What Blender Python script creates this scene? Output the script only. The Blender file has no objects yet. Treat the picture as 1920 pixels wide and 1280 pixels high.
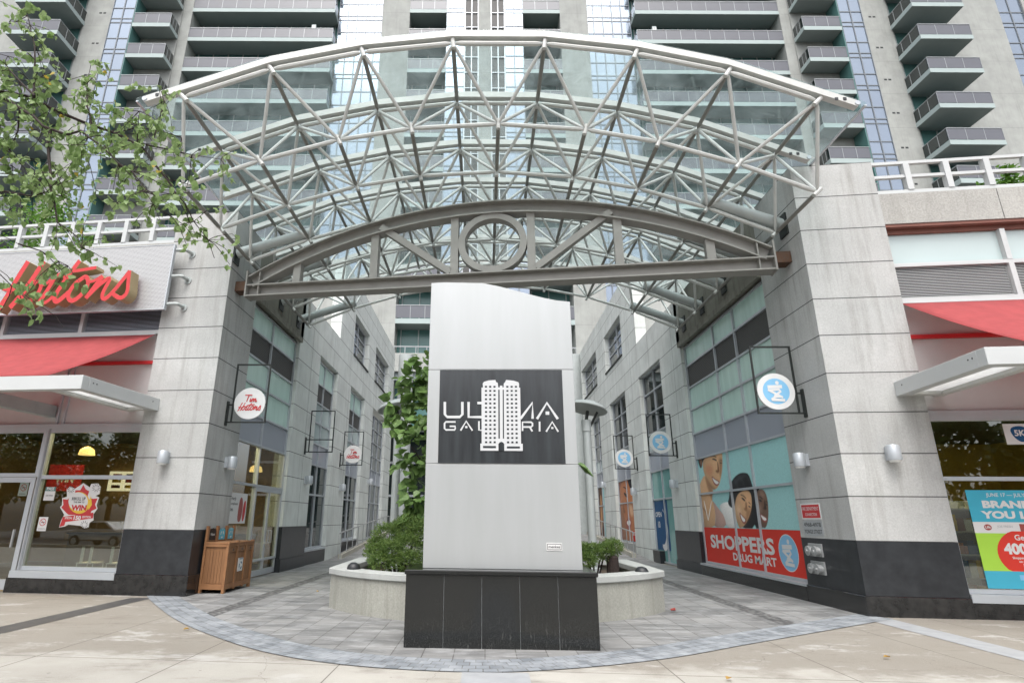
import bpy, bmesh, math, random
from mathutils import Vector, Matrix
random.seed(7)
R_ = math.radians
SC = bpy.context.scene
COL = SC.collection

# ---------------------------------------------------------------- camera
YAW, PITCH, ROLL, FPX, CX = -.0412, .2991, .0116, 1079.1, 866.6
def set_camera():
    cy, sy, cp, sp = math.cos(YAW), math.sin(YAW), math.cos(PITCH), math.sin(PITCH)
    r = Vector((cy, -sy, 0)); f = Vector((sy*cp, cy*cp, sp)); u = r.cross(f)
    r2 = r*math.cos(ROLL)+u*math.sin(ROLL); u2 = u*math.cos(ROLL)-r*math.sin(ROLL)
    cam = bpy.data.cameras.new('camera'); o = bpy.data.objects.new('camera', cam); COL.objects.link(o)
    m = Matrix.Identity(4)
    for i in range(3):
        m[i][0] = r2[i]; m[i][1] = u2[i]; m[i][2] = -f[i]
    m[0][3], m[1][3], m[2][3] = 0, 0, 1.6
    o.matrix_world = m
    cam.sensor_width = 36; cam.lens = FPX/1920*36; cam.shift_x = (960-CX)/1920
    cam.clip_start = .05; cam.clip_end = 600
    SC.camera = o
set_camera()

# ---------------------------------------------------------------- sky, sun, exposure
SUN_EL, SUN_AZ = R_(60), R_(184)
W = bpy.data.worlds.new('World'); SC.world = W; W.use_nodes = True
nt = W.node_tree; bg = nt.nodes['Background']
sky = nt.nodes.new('ShaderNodeTexSky'); sky.sky_type = 'NISHITA'; sky.sun_disc = False
sky.sun_elevation = SUN_EL; sky.sun_rotation = SUN_AZ
sky.air_density = .75; sky.dust_density = 4.5; sky.ozone_density = .6
hs = nt.nodes.new('ShaderNodeHueSaturation'); hs.inputs['Saturation'].default_value = .27   # overcast: a greyer sky
nt.links.new(sky.outputs[0], hs.inputs['Color']); nt.links.new(hs.outputs[0], bg.inputs[0]); bg.inputs[1].default_value = .15
sun = bpy.data.lights.new('sun', 'SUN'); sun.energy = .7; sun.angle = R_(40); sun.color = (1, .97, .93)
so = bpy.data.objects.new('sun', sun); COL.objects.link(so)
sd = Vector((math.sin(SUN_AZ)*math.cos(SUN_EL), math.cos(SUN_AZ)*math.cos(SUN_EL), math.sin(SUN_EL)))
so.rotation_euler = sd.to_track_quat('Z', 'Y').to_euler(); so.location = (0, -20, 40)
SC.view_settings.view_transform = 'Standard'; SC.view_settings.look = 'None'
SC.view_settings.exposure = 1.2; SC.view_settings.gamma = 1
SC.render.engine = 'CYCLES'
SC.cycles.use_denoising = True
SC.cycles.max_bounces = 8; SC.cycles.transparent_max_bounces = 16
SC.cycles.diffuse_bounces = 4; SC.cycles.glossy_bounces = 3
SC.cycles.sample_clamp_indirect = 6

# ---------------------------------------------------------------- materials
MATS = {}
def nodes_of(name):
    m = bpy.data.materials.new(name); m.use_nodes = True
    MATS[name] = m
    return m, m.node_tree, m.node_tree.nodes['Principled BSDF']
def N(nt, t, **kw):
    n = nt.nodes.new(t)
    for k, v in kw.items(): setattr(n, k, v)
    return n
def math_n(nt, op, a, b=None, c=None):
    n = N(nt, 'ShaderNodeMath', operation=op)
    for i, v in enumerate((a, b, c)):
        if v is None: continue
        if isinstance(v, (int, float)): n.inputs[i].default_value = v
        else: nt.links.new(v, n.inputs[i])
    return n.outputs[0]
def mixc(nt, fac, a, b, blend='MIX'):
    n = N(nt, 'ShaderNodeMix', data_type='RGBA', blend_type=blend)
    if isinstance(fac, (int, float)): n.inputs[0].default_value = fac
    else: nt.links.new(fac, n.inputs[0])
    for i, v in ((6, a), (7, b)):
        if isinstance(v, tuple): n.inputs[i].default_value = (*v[:3], 1)
        else: nt.links.new(v, n.inputs[i])
    return n.outputs[2]
def pos(nt): return N(nt, 'ShaderNodeNewGeometry').outputs['Position']
def scaled(nt, v, s):
    n = N(nt, 'ShaderNodeMapping'); nt.links.new(v, n.inputs[0]); n.inputs['Scale'].default_value = s
    return n.outputs[0]
def noise(nt, v, scale, detail=3, rough=.55):
    n = N(nt, 'ShaderNodeTexNoise'); nt.links.new(v, n.inputs['Vector'])
    n.inputs['Scale'].default_value = scale; n.inputs['Detail'].default_value = detail; n.inputs['Roughness'].default_value = rough
    return n.outputs['Fac']
def ramp(nt, v, lo, hi):
    n = N(nt, 'ShaderNodeMapRange'); nt.links.new(v, n.inputs[0])
    n.inputs[1].default_value = lo; n.inputs[2].default_value = hi
    return n.outputs[0]
def bump(nt, b, h, strength=.3, dist=.01):
    n = N(nt, 'ShaderNodeBump'); nt.links.new(h, n.inputs['Height'])
    n.inputs['Strength'].default_value = strength; n.inputs['Distance'].default_value = dist
    nt.links.new(n.outputs[0], b.inputs['Normal'])
def plain(name, c, rough=.5, metal=0, var=.12, scale=3, dirt=None, spec=.5, streak=False, bmp=0):
    m, nt, b = nodes_of(name)
    p = pos(nt)
    v = scaled(nt, p, (3, 3, .35)) if streak else p
    f = ramp(nt, noise(nt, v, scale, 4), .3, .7)
    d = dirt or tuple(x*(1-var*2) for x in c)
    col = mixc(nt, f, c, tuple(a*(1-.0)*.5+bb*.5 for a, bb in zip(c, d))) if not dirt else mixc(nt, f, c, d)
    nt.links.new(col, b.inputs['Base Color'])
    b.inputs['Roughness'].default_value = rough; b.inputs['Metallic'].default_value = metal
    b.inputs['Specular IOR Level'].default_value = spec
    if bmp: bump(nt, b, noise(nt, p, 60, 2), bmp, .004)
    return m
def concrete(name, c, joints=False, speck=.25, stain=.35, z0=1.29, pitch=.8135, grain=70, vj=None, jdark=.16, drip=0):
    m, nt, b = nodes_of(name)
    p = pos(nt)
    blot = ramp(nt, noise(nt, p, .9, 5, .6), .32, .72)
    fine = ramp(nt, noise(nt, p, grain, 2, .7), .3, .7)
    st = ramp(nt, noise(nt, scaled(nt, p, (2.2, 2.2, .16)), 1.7, 5, .7), .5, .74)
    col = mixc(nt, blot, tuple(x*.86 for x in c), tuple(min(1, x*1.1) for x in c))
    col = mixc(nt, math_n(nt, 'MULTIPLY', fine, speck), col, tuple(x*.45 for x in c))
    col = mixc(nt, math_n(nt, 'MULTIPLY', st, stain), col, (c[0]*.42, c[1]*.40, c[2]*.36))
    h = fine
    if joints:
        s = N(nt, 'ShaderNodeSeparateXYZ'); nt.links.new(p, s.inputs[0])
        q = math_n(nt, 'MULTIPLY', math_n(nt, 'SUBTRACT', s.outputs[2], z0), 1/pitch)
        # per-course tone
        cell = N(nt, 'ShaderNodeTexWhiteNoise', noise_dimensions='1D'); nt.links.new(math_n(nt, 'FLOOR', q), cell.inputs['W'])
        col = mixc(nt, math_n(nt, 'MULTIPLY', cell.outputs[0], .13), col, tuple(x*.5 for x in c))
        fr = math_n(nt, 'ABSOLUTE', math_n(nt, 'SUBTRACT', math_n(nt, 'FRACT', math_n(nt, 'ADD', q, .5)), .5))
        j = math_n(nt, 'LESS_THAN', fr, .0105/pitch)
        if drip:   # rain streaks running down from each joint, and slab-to-slab tone
            fall = math_n(nt, 'POWER', math_n(nt, 'FRACT', q), 1.6)
            dn = ramp(nt, noise(nt, scaled(nt, p, (7, 7, .5)), 1.3, 4, .7), .52, .72)
            patch = ramp(nt, noise(nt, p, .55, 3, .5), .42, .6)
            col = mixc(nt, math_n(nt, 'MULTIPLY', math_n(nt, 'MULTIPLY', math_n(nt, 'MULTIPLY', dn, fall), patch), drip*1.6), col, (c[0]*.34, c[1]*.34, c[2]*.31))
        if vj:
            y = math_n(nt, 'MULTIPLY', math_n(nt, 'SUBTRACT', s.outputs[1], vj[0]), 1/vj[1])
            fy = math_n(nt, 'ABSOLUTE', math_n(nt, 'SUBTRACT', math_n(nt, 'FRACT', math_n(nt, 'ADD', y, .5)), .5))
            j = math_n(nt, 'MAXIMUM', j, math_n(nt, 'LESS_THAN', fy, .01/vj[1]))
        col = mixc(nt, j, col, tuple(x*jdark for x in c))
        h = math_n(nt, 'SUBTRACT', h, math_n(nt, 'MULTIPLY', j, 3))
    nt.links.new(col, b.inputs['Base Color']); b.inputs['Roughness'].default_value = .85
    b.inputs['Specular IOR Level'].default_value = .25
    bump(nt, b, h, .25, .004)
    return m
def glassy(name, tint=(.85, .93, .92), film=0, filmc=(.6, .7, .7), ior=1.5, rough=.0, boost=1.0):
    m = bpy.data.materials.new(name); m.use_nodes = True; MATS[name] = m
    nt = m.node_tree; nt.nodes.clear()
    out = N(nt, 'ShaderNodeOutputMaterial'); tr = N(nt, 'ShaderNodeBsdfTransparent'); gl = N(nt, 'ShaderNodeBsdfGlossy')
    tr.inputs[0].default_value = (*tint, 1); gl.inputs['Roughness'].default_value = rough
    lw = N(nt, 'ShaderNodeLayerWeight'); lw.inputs[0].default_value = .5
    mx = N(nt, 'ShaderNodeMixShader')
    f5 = math_n(nt, 'POWER', lw.outputs['Facing'], 4)
    nt.links.new(math_n(nt, 'ADD', .06*boost, math_n(nt, 'MULTIPLY', f5, .8)), mx.inputs[0])
    if film:
        df = N(nt, 'ShaderNodeBsdfDiffuse'); df.inputs[0].default_value = (*filmc, 1)
        tl = N(nt, 'ShaderNodeBsdfTranslucent'); tl.inputs[0].default_value = (*filmc, 1)
        ms = N(nt, 'ShaderNodeMixShader'); ms.inputs[0].default_value = .6
        nt.links.new(df.outputs[0], ms.inputs[1]); nt.links.new(tl.outputs[0], ms.inputs[2])
        m2 = N(nt, 'ShaderNodeMixShader')
        f = ramp(nt, noise(nt, scaled(nt, pos(nt), (1, 1, 1)), 1.3, 5, .65), .3, .75)
        nt.links.new(math_n(nt, 'MULTIPLY', f, film*1.6), m2.inputs[0])
        nt.links.new(tr.outputs[0], m2.inputs[1]); nt.links.new(ms.outputs[0], m2.inputs[2])
        nt.links.new(m2.outputs[0], mx.inputs[1])
    else: nt.links.new(tr.outputs[0], mx.inputs[1])
    nt.links.new(gl.outputs[0], mx.inputs[2]); nt.links.new(mx.outputs[0], out.inputs[0])
    return m
def fabric(name, c, tr=.5):
    m = bpy.data.materials.new(name); m.use_nodes = True; MATS[name] = m
    nt = m.node_tree; b = nt.nodes['Principled BSDF']; out = nt.nodes['Material Output']
    f = ramp(nt, noise(nt, scaled(nt, pos(nt), (1.5, 1.5, .5)), 3, 4), .3, .7)
    col = mixc(nt, f, c, tuple(x*.86 for x in c)); nt.links.new(col, b.inputs['Base Color']); b.inputs['Roughness'].default_value = .8
    bump(nt, b, noise(nt, scaled(nt, pos(nt), (1.2, 1.2, 4)), 1.6, 4, .6), .6, .05)
    tl = N(nt, 'ShaderNodeBsdfTranslucent'); nt.links.new(col, tl.inputs[0]); mx = N(nt, 'ShaderNodeMixShader'); mx.inputs[0].default_value = tr
    nt.links.new(b.outputs[0], mx.inputs[1]); nt.links.new(tl.outputs[0], mx.inputs[2]); nt.links.new(mx.outputs[0], out.inputs[0])
def emit(name, c, s, base=None):
    m, nt, b = nodes_of(name)
    b.inputs['Base Color'].default_value = (*(base or c), 1)
    b.inputs['Emission Color'].default_value = (*c, 1); b.inputs['Emission Strength'].default_value = s
    return m
def leaf(name, a, c, y=None, tr=.3):
    m = bpy.data.materials.new(name); m.use_nodes = True; MATS[name] = m
    nt = m.node_tree; b = nt.nodes['Principled BSDF']; out = nt.nodes['Material Output']
    f = ramp(nt, noise(nt, pos(nt), 9, 3, .7), .3, .7)
    col = mixc(nt, f, a, c)
    if y:
        g = N(nt, 'ShaderNodeTexWhiteNoise', noise_dimensions='3D')
        sn = N(nt, 'ShaderNodeVectorMath', operation='SNAP'); nt.links.new(pos(nt), sn.inputs[0]); sn.inputs[1].default_value = (.09, .09, .09)
        nt.links.new(sn.outputs[0], g.inputs[0])
        col = mixc(nt, math_n(nt, 'GREATER_THAN', g.outputs[0], .985), col, y)
    nt.links.new(col, b.inputs['Base Color']); b.inputs['Roughness'].default_value = .45; b.inputs['Specular IOR Level'].default_value = .4
    tl = N(nt, 'ShaderNodeBsdfTranslucent'); nt.links.new(col, tl.inputs[0])
    mx = N(nt, 'ShaderNodeMixShader'); mx.inputs[0].default_value = tr
    nt.links.new(b.outputs[0], mx.inputs[1]); nt.links.new(tl.outputs[0], mx.inputs[2]); nt.links.new(mx.outputs[0], out.inputs[0])
    return m

def granite(name):
    m, nt, b = nodes_of(name)
    p = pos(nt)
    f = ramp(nt, noise(nt, p, 140, 2, .8), .55, .8)
    col = mixc(nt, f, (.009, .010, .010), (.028, .03, .03))
    s = N(nt, 'ShaderNodeSeparateXYZ'); nt.links.new(p, s.inputs[0])
    low = ramp(nt, s.outputs[2], .42, .0)
    sc = ramp(nt, noise(nt, scaled(nt, p, (16, 16, 3.2)), 2.2, 3, .8), .60, .72)   # scuffs and splash marks near the ground
    sc2 = ramp(nt, noise(nt, p, 60, 2, .9), .55, .75)
    col = mixc(nt, math_n(nt, 'MULTIPLY', math_n(nt, 'MULTIPLY', low, sc), .35), col, (.22, .22, .21))
    col = mixc(nt, math_n(nt, 'MULTIPLY', math_n(nt, 'MULTIPLY', low, sc2), .3), col, (.14, .145, .14))
    nt.links.new(col, b.inputs['Base Color'])
    nt.links.new(math_n(nt, 'ADD', .07, math_n(nt, 'MULTIPLY', noise(nt, p, 3, 4), .12)), b.inputs['Roughness'])
concrete('pillar_concrete', (.485, .49, .48), True, .36, .55, grain=38, drip=.3)
concrete('wall_concrete', (.66, .69, .665), True, .12, .3, drip=.28, vj=(2.4, 3.1), grain=30)
concrete('parapet_concrete', (.43, .425, .40), False, .55, .4, grain=30)
concrete('tower_concrete', (.37, .382, .365), True, .05, .22, z0=17.5, pitch=3.74, grain=20, jdark=.6)
concrete('weathered_concrete', (.22, .215, .185), False, .2, .95)
concrete('planter_concrete', (.36, .36, .32), False, .4, .5, grain=30)
concrete('coping_concrete', (.42, .435, .42), False, .25, .25)
concrete('curb_concrete', (.46, .44, .38), False, .3, .3)
plain('dark_granite', (.017, .019, .022), .3, var=.3, scale=5, dirt=(.03, .033, .037), spec=.4)
plain('plinth_granite', (.007, .008, .009), .14, var=.3, scale=7, dirt=(.028, .028, .028))
granite('polished_granite')
plain('frame_metal', (.46, .49, .52), .4, .3, var=.06)
plain('white_metal', (.48, .495, .495), .42, .0, var=.07, scale=2)
plain('cladding', (.50, .50, .495), .45, .0, var=.05)
plain('truss_paint', (.27, .26, .24), .55, .1, var=.12, scale=4)
plain('canopy_paint', (.53, .535, .515), .45, .1, var=.12, scale=5)
plain('support_paint', (.38, .41, .405), .5, .1, var=.12, scale=3)
plain('rust', (.10, .045, .022), .85, .1, scale=14, dirt=(.09, .06, .045))
plain('soffit_brown', (.19, .075, .055), .7, var=.15)
plain('seafoam_panel', (.55, .74, .68), .25, .0, scale=1.5, dirt=(.45, .63, .57), streak=True)
plain('teal_glass', (.19, .40, .38), .12, .0, var=.08, scale=1)
plain('spandrel_grey', (.31, .335, .39), .3, .1, var=.05, scale=1)
plain('mint_panel', (.42, .50, .50), .2, .0, var=.05, scale=1)
plain('dark_glass', (.022, .032, .032), .04, .0, var=.3, scale=.8, spec=.8)
plain('tower_window', (.27, .32, .39), .1, .62, var=.12, scale=.3)
plain('tower_frame', (.17, .19, .21), .4, .2, var=.06)
plain('purlin_dark', (.23, .225, .205), .5, .1, var=.2, scale=3)  # lengthwise tubes, darker than the chords
plain('tower_teal', (.10, .22, .21), .2, .0, var=.12, scale=.5)
plain('slab_paint', (.36, .43, .425), .6, var=.06, scale=1)
plain('soffit_shade', (.235, .275, .275), .8, var=.1, scale=.6)  # shade under the tower slabs put into a darker colour
plain('rail_panel', (.115, .12, .14), .35, .0, var=.1, scale=.8)
plain('rail_metal', (.34, .36, .37), .4, .3, var=.05)
plain('steel', (.42, .43, .43), .4, .45, var=.08)
plain('black_steel', (.018, .022, .02), .5, .2, var=.2)
plain('black_plastic', (.02, .022, .025), .45, var=.2)
plain('slab_steel', (.42, .435, .44), .36, .35, scale=1.6, dirt=(.39, .405, .405), streak=True)
plain('emblem_black', (.02, .021, .024), .22, var=.4, scale=2.2, dirt=(.04, .046, .05), streak=True)
plain('emblem_white', (.52, .53, .54), .4, var=.04)
fabric('red_fabric', (.56, .12, .125))
plain('sign_red', (.50, .028, .032), .5, var=.08)
plain('sign_gold', (.38, .30, .17), .45, .2, var=.1)
plain('poster_red', (.60, .045, .03), .6, var=.05, spec=.2)
plain('poster_teal', (.33, .60, .60), .6, var=.05, scale=.8, spec=.2)
plain('poster_blue', (.012, .075, .19), .55, var=.05, spec=.2)
plain('poster_cyan', (.05, .38, .52), .3, var=.05)
plain('poster_green', (.36, .62, .06), .3, var=.05)
plain('logo_blue', (.20, .45, .68), .3, var=.04)
plain('ink_white', (.64, .64, .635), .4, var=.03)
plain('ink_black', (.02, .02, .022), .4, var=.1)
plain('ink_grey', (.34, .36, .37), .4, var=.1)
plain('ink_yellow', (.75, .50, .05), .4, var=.1)
plain('skin_tan', (.46, .25, .12), .6, scale=5, dirt=(.60, .36, .2), spec=.15)
plain('skin_light', (.52, .29, .15), .6, scale=5, dirt=(.42, .21, .10), spec=.15)
plain('skin_dark', (.075, .04, .028), .6, scale=6, dirt=(.14, .08, .055), spec=.15)
plain('skin_orange', (.46, .19, .08), .6, scale=1.6, dirt=(.17, .045, .02), spec=.15)
plain('hair', (.012, .012, .014), .6, scale=12, dirt=(.035, .033, .035), spec=.15)
plain('ink_dark', (.05, .05, .06), .6, scale=20, dirt=(.02, .02, .025), spec=.15)
plain('skin_brown', (.26, .11, .05), .6, scale=6, dirt=(.34, .16, .08), spec=.15)
plain('skin_red', (.46, .17, .09), .6, scale=7, dirt=(.50, .22, .12), spec=.15)
plain('skin_glow', (.62, .38, .22), .6, scale=7, dirt=(.54, .30, .16), spec=.15)
plain('skin_tan2', (.38, .19, .09), .6, scale=7, dirt=(.44, .23, .12), spec=.15)
plain('skin_sheen', (.22, .14, .10), .6, scale=8, dirt=(.15, .085, .055), spec=.15)
plain('hair_brown', (.05, .028, .018), .6, scale=8, spec=.15)
plain('shirt_pink', (.50, .32, .27), .6, var=.1)
plain('lips', (.32, .06, .05), .4, var=.1)
plain('bin_wood', (.25, .12, .05), .6, scale=4, dirt=(.18, .082, .033), streak=True)
plain('bin_wood_rail', (.29, .14, .06), .6, scale=4, dirt=(.22, .10, .04))
plain('bark', (.035, .022, .018), .9, scale=30, dirt=(.015, .01, .009), bmp=.6)
plain('soil', (.05, .035, .024), .95, scale=18, dirt=(.11, .08, .055), bmp=1)
plain('asphalt', (.05, .05, .052), .85, scale=8, dirt=(.07, .07, .07), bmp=.5)
plain('interior_wall', (.30, .19, .08), .7, var=.1)
plain('interior_yellow', (.62, .45, .10), .7, var=.1)
plain('interior_floor', (.09, .065, .045), .35, var=.2, scale=2)
plain('interior_ceiling', (.12, .11, .095), .8, var=.1)
plain('car_silver', (.42, .43, .45), .25, .6, var=.03)
plain('car_white', (.66, .66, .65), .25, .0, var=.03)
plain('rubber', (.02, .02, .02), .8, var=.2)
plain('brick', (.24, .12, .08), .9, var=.2, scale=3)
emit('lamp_glow', (1, .62, .22), .95)
emit('menu_glow', (1, .82, .55), .55)
emit('fill_glow', (1, .74, .40), 11)  # glow of the added fill panels in both shops
emit('lens_white', (1, 1, 1), 0, (.75, .75, .73))
glassy('canopy_glass', (.87, .93, .93), .10, (.56, .64, .65), boost=.6)
fabric('frosted_panel', (.82, .83, .83), .75)
glassy('shop_glass', (.68, .74, .70), 0, boost=2.2)
leaf('birch_leaf', (.14, .24, .065), (.33, .43, .20), (.48, .36, .06), .45)
leaf('catalpa_leaf', (.07, .145, .04), (.19, .29, .09))
leaf('yew_leaf', (.06, .125, .03), (.19, .27, .07))
leaf('street_leaf', (.04, .085, .02), (.11, .15, .03))
leaf('terrace_leaf', (.06, .17, .02), (.15, .28, .04))
leaf('fallen_leaf', (.35, .2, .05), (.45, .3, .08))

def louver_mat(name, a, b_, pitch):
    m, nt, b = nodes_of(name)
    s = N(nt, 'ShaderNodeSeparateXYZ'); nt.links.new(pos(nt), s.inputs[0])
    f = math_n(nt, 'FRACT', math_n(nt, 'MULTIPLY', s.outputs[2], 1/pitch))
    f2 = math_n(nt, 'FRACT', math_n(nt, 'MULTIPLY', math_n(nt, 'ADD', s.outputs[0], s.outputs[1]), 1/pitch))
    g = math_n(nt, 'MULTIPLY', math_n(nt, 'LESS_THAN', f, .5), math_n(nt, 'LESS_THAN', f2, .6))
    nt.links.new(mixc(nt, g, a, b_), b.inputs['Base Color']); b.inputs['Roughness'].default_value = .6
louver_mat('mesh_louver', (.075, .072, .07), (.02, .02, .02), .05)

def perforated():
    m, nt, b = nodes_of('perforated_metal')
    s = N(nt, 'ShaderNodeSeparateXYZ'); nt.links.new(pos(nt), s.inputs[0])
    pz = math_n(nt, 'MULTIPLY', s.outputs[2], 1/.036); px = math_n(nt, 'MULTIPLY', s.outputs[0], 1/.036)
    odd = math_n(nt, 'MULTIPLY', math_n(nt, 'MODULO', math_n(nt, 'FLOOR', pz), 2), .5)
    dx = math_n(nt, 'SUBTRACT', math_n(nt, 'FRACT', math_n(nt, 'ADD', px, math_n(nt, 'ADD', odd, 500))), .5)
    dz = math_n(nt, 'SUBTRACT', math_n(nt, 'FRACT', pz), .5)
    d = math_n(nt, 'SQRT', math_n(nt, 'ADD', math_n(nt, 'MULTIPLY', dx, dx), math_n(nt, 'MULTIPLY', dz, dz)))
    nt.links.new(mixc(nt, math_n(nt, 'LESS_THAN', d, .31), (.50, .505, .51), (.10, .10, .11)), b.inputs['Base Color'])
    b.inputs['Roughness'].default_value = .45; b.inputs['Metallic'].default_value = .2
perforated()

def mixv(nt, p):
    w = N(nt, 'ShaderNodeTexNoise'); nt.links.new(p, w.inputs['Vector']); w.inputs['Scale'].default_value = 1.4; w.inputs['Detail'].default_value = 5
    a = N(nt, 'ShaderNodeVectorMath', operation='MULTIPLY_ADD'); nt.links.new(w.outputs['Color'], a.inputs[0]); a.inputs[1].default_value = (.7, .7, 0); nt.links.new(p, a.inputs[2])
    return a.outputs[0]
def paving():
    m, nt, b = nodes_of('plaza_pavers')
    p = pos(nt)
    br = N(nt, 'ShaderNodeTexBrick'); nt.links.new(p, br.inputs['Vector'])
    br.offset = .5; br.squash = 1
    br.inputs['Scale'].default_value = 1; br.inputs['Brick Width'].default_value = .6; br.inputs['Row Height'].default_value = .4
    # joints run along y: swap axes
    sw = N(nt, 'ShaderNodeSeparateXYZ'); nt.links.new(p, sw.inputs[0])
    cb = N(nt, 'ShaderNodeCombineXYZ'); nt.links.new(sw.outputs[1], cb.inputs[0]); nt.links.new(sw.outputs[0], cb.inputs[1])
    nt.links.new(cb.outputs[0], br.inputs['Vector'])
    br.inputs['Mortar Size'].default_value = .0075; br.inputs['Mortar Smooth'].default_value = .2
    br.inputs['Color1'].default_value = (.265, .265, .258, 1); br.inputs['Color2'].default_value = (.17, .172, .17, 1); br.inputs['Mortar'].default_value = (.07, .065, .06, 1)
    wet = ramp(nt, noise(nt, scaled(nt, p, (.45, 1.5, 1)), 1.5, 6, .72), .47, .62)
    col = mixc(nt, math_n(nt, 'MULTIPLY', wet, .55), br.outputs[0], (.085, .087, .09))
    lite = ramp(nt, noise(nt, scaled(nt, p, (.6, 1.6, 1)), 2.6, 5, .75), .5, .66)
    col = mixc(nt, math_n(nt, 'MULTIPLY', lite, .62), col, (.40, .405, .41))
    fine = ramp(nt, noise(nt, p, 90, 2), .3, .7)
    col = mixc(nt, math_n(nt, 'MULTIPLY', fine, .25), col, (.10, .10, .10))
    # dark sett strips along the gallery axis
    ax = math_n(nt, 'ABSOLUTE', math_n(nt, 'SUBTRACT', math_n(nt, 'ABSOLUTE', math_n(nt, 'SUBTRACT', sw.outputs[0], .1)), 5.0))
    strip = math_n(nt, 'LESS_THAN', ax, .16)
    vor = N(nt, 'ShaderNodeTexVoronoi', feature='F1'); nt.links.new(p, vor.inputs['Vector']); vor.inputs['Scale'].default_value = 11
    col = mixc(nt, strip, col, mixc(nt, ramp(nt, vor.outputs['Distance'], .2, .6), (.19, .19, .185), (.07, .07, .07)))
    nt.links.new(col, b.inputs['Base Color'])
    nt.links.new(math_n(nt, 'SUBTRACT', .8, math_n(nt, 'MULTIPLY', wet, .32)), b.inputs['Roughness'])
    bump(nt, b, math_n(nt, 'ADD', br.outputs['Fac'], math_n(nt, 'MULTIPLY', fine, -.25)), -.35, .006)
    m, nt, b = nodes_of('band_setts')
    uv = N(nt, 'ShaderNodeUVMap'); uv.uv_map = 'UVMap'
    br = N(nt, 'ShaderNodeTexBrick'); nt.links.new(uv.outputs[0], br.inputs['Vector'])
    br.inputs['Scale'].default_value = 1; br.inputs['Brick Width'].default_value = .155; br.inputs['Row Height'].default_value = .155; br.offset = .5
    br.inputs['Mortar Size'].default_value = .007
    br.inputs['Color1'].default_value = (.24, .26, .28, 1); br.inputs['Color2'].default_value = (.13, .145, .16, 1); br.inputs['Mortar'].default_value = (.09, .09, .09, 1)
    p = pos(nt)
    f = ramp(nt, noise(nt, p, 2.2, 6, .75), .42, .66)
    col = mixc(nt, math_n(nt, 'MULTIPLY', f, .5), br.outputs[0], (.42, .44, .46))
    nt.links.new(col, b.inputs['Base Color']); b.inputs['Roughness'].default_value = .7
    bump(nt, b, br.outputs['Fac'], -.5, .008)
    m, nt, b = nodes_of('sidewalk_concrete')
    p = pos(nt); s = N(nt, 'ShaderNodeSeparateXYZ'); nt.links.new(p, s.inputs[0])
    yy = math_n(nt, 'ADD', s.outputs[1], math_n(nt, 'MULTIPLY', s.outputs[0], .06))
    wob = math_n(nt, 'MULTIPLY', math_n(nt, 'SUBTRACT', noise(nt, p, 1.1, 5, .65), .5), 2.4)
    near = ramp(nt, math_n(nt, 'ADD', yy, wob), 7.9, 7.45)
    fine = ramp(nt, noise(nt, p, 130, 2, .8), .32, .68)
    blot = ramp(nt, noise(nt, p, .8, 5, .65), .35, .7)
    tan = mixc(nt, fine, (.175, .158, .132), (.28, .257, .222))
    tan = mixc(nt, math_n(nt, 'MULTIPLY', blot, .35), tan, (.30, .28, .245))
    pale = mixc(nt, fine, (.285, .268, .236), (.38, .363, .326))
    pale = mixc(nt, math_n(nt, 'MULTIPLY', blot, .5), pale, (.48, .465, .425))
    col = mixc(nt, near, tan, pale)
    worn = ramp(nt, noise(nt, scaled(nt, p, (.6, 1.2, 1)), 1.2, 6, .75), .56, .64)
    col = mixc(nt, math_n(nt, 'MULTIPLY', worn, .75), col, (.42, .41, .385))
    dark = ramp(nt, noise(nt, scaled(nt, p, (.45, 1.4, 1)), 1.6, 6, .78), .55, .72)
    col = mixc(nt, math_n(nt, 'MULTIPLY', dark, .68), col, (.145, .125, .105))
    gum = N(nt, 'ShaderNodeTexVoronoi', feature='F1'); nt.links.new(p, gum.inputs['Vector']); gum.inputs['Scale'].default_value = 2.1
    col = mixc(nt, math_n(nt, 'MULTIPLY', math_n(nt, 'LESS_THAN', gum.outputs['Distance'], .045), .45), col, (.10, .095, .09))
    ck = N(nt, 'ShaderNodeTexVoronoi', feature='DISTANCE_TO_EDGE'); nt.links.new(mixv(nt, p), ck.inputs['Vector']); ck.inputs['Scale'].default_value = .28
    col = mixc(nt, math_n(nt, 'MULTIPLY', math_n(nt, 'LESS_THAN', ck.outputs['Distance'], .0009), .35), col, (.08, .07, .06))
    def line(v, at, w): return math_n(nt, 'LESS_THAN', math_n(nt, 'ABSOLUTE', math_n(nt, 'SUBTRACT', v, at)), w)
    jx = math_n(nt, 'LESS_THAN', math_n(nt, 'ABSOLUTE', math_n(nt, 'SUBTRACT', math_n(nt, 'FRACT', math_n(nt, 'MULTIPLY', math_n(nt, 'ADD', s.outputs[0], 3.66+19.3+.965), 1/1.93)), .5)), .0042)
    j = math_n(nt, 'MAXIMUM', jx, math_n(nt, 'MAXIMUM', line(yy, 7.47, .009), line(yy, 5.5, .009)))
    col = mixc(nt, math_n(nt, 'MULTIPLY', j, .8), col, (.09, .08, .065))
    nt.links.new(col, b.inputs['Base Color']); b.inputs['Roughness'].default_value = .85
    bump(nt, b, math_n(nt, 'SUBTRACT', fine, math_n(nt, 'MULTIPLY', j, 2)), .25, .004)
paving()
m, nt, b = nodes_of('printed_image')
at = N(nt, 'ShaderNodeVertexColor'); at.layer_name = 'print'; nt.links.new(at.outputs[0], b.inputs['Base Color'])
b.inputs['Roughness'].default_value = .4; b.inputs['Specular IOR Level'].default_value = .25
plain('strip_dark', (.045, .045, .048), .6, scale=6, dirt=(.075, .072, .07), bmp=.4)
plain('strip_grey', (.27, .28, .29), .75, scale=5, dirt=(.33, .34, .35), bmp=.4)
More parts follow.
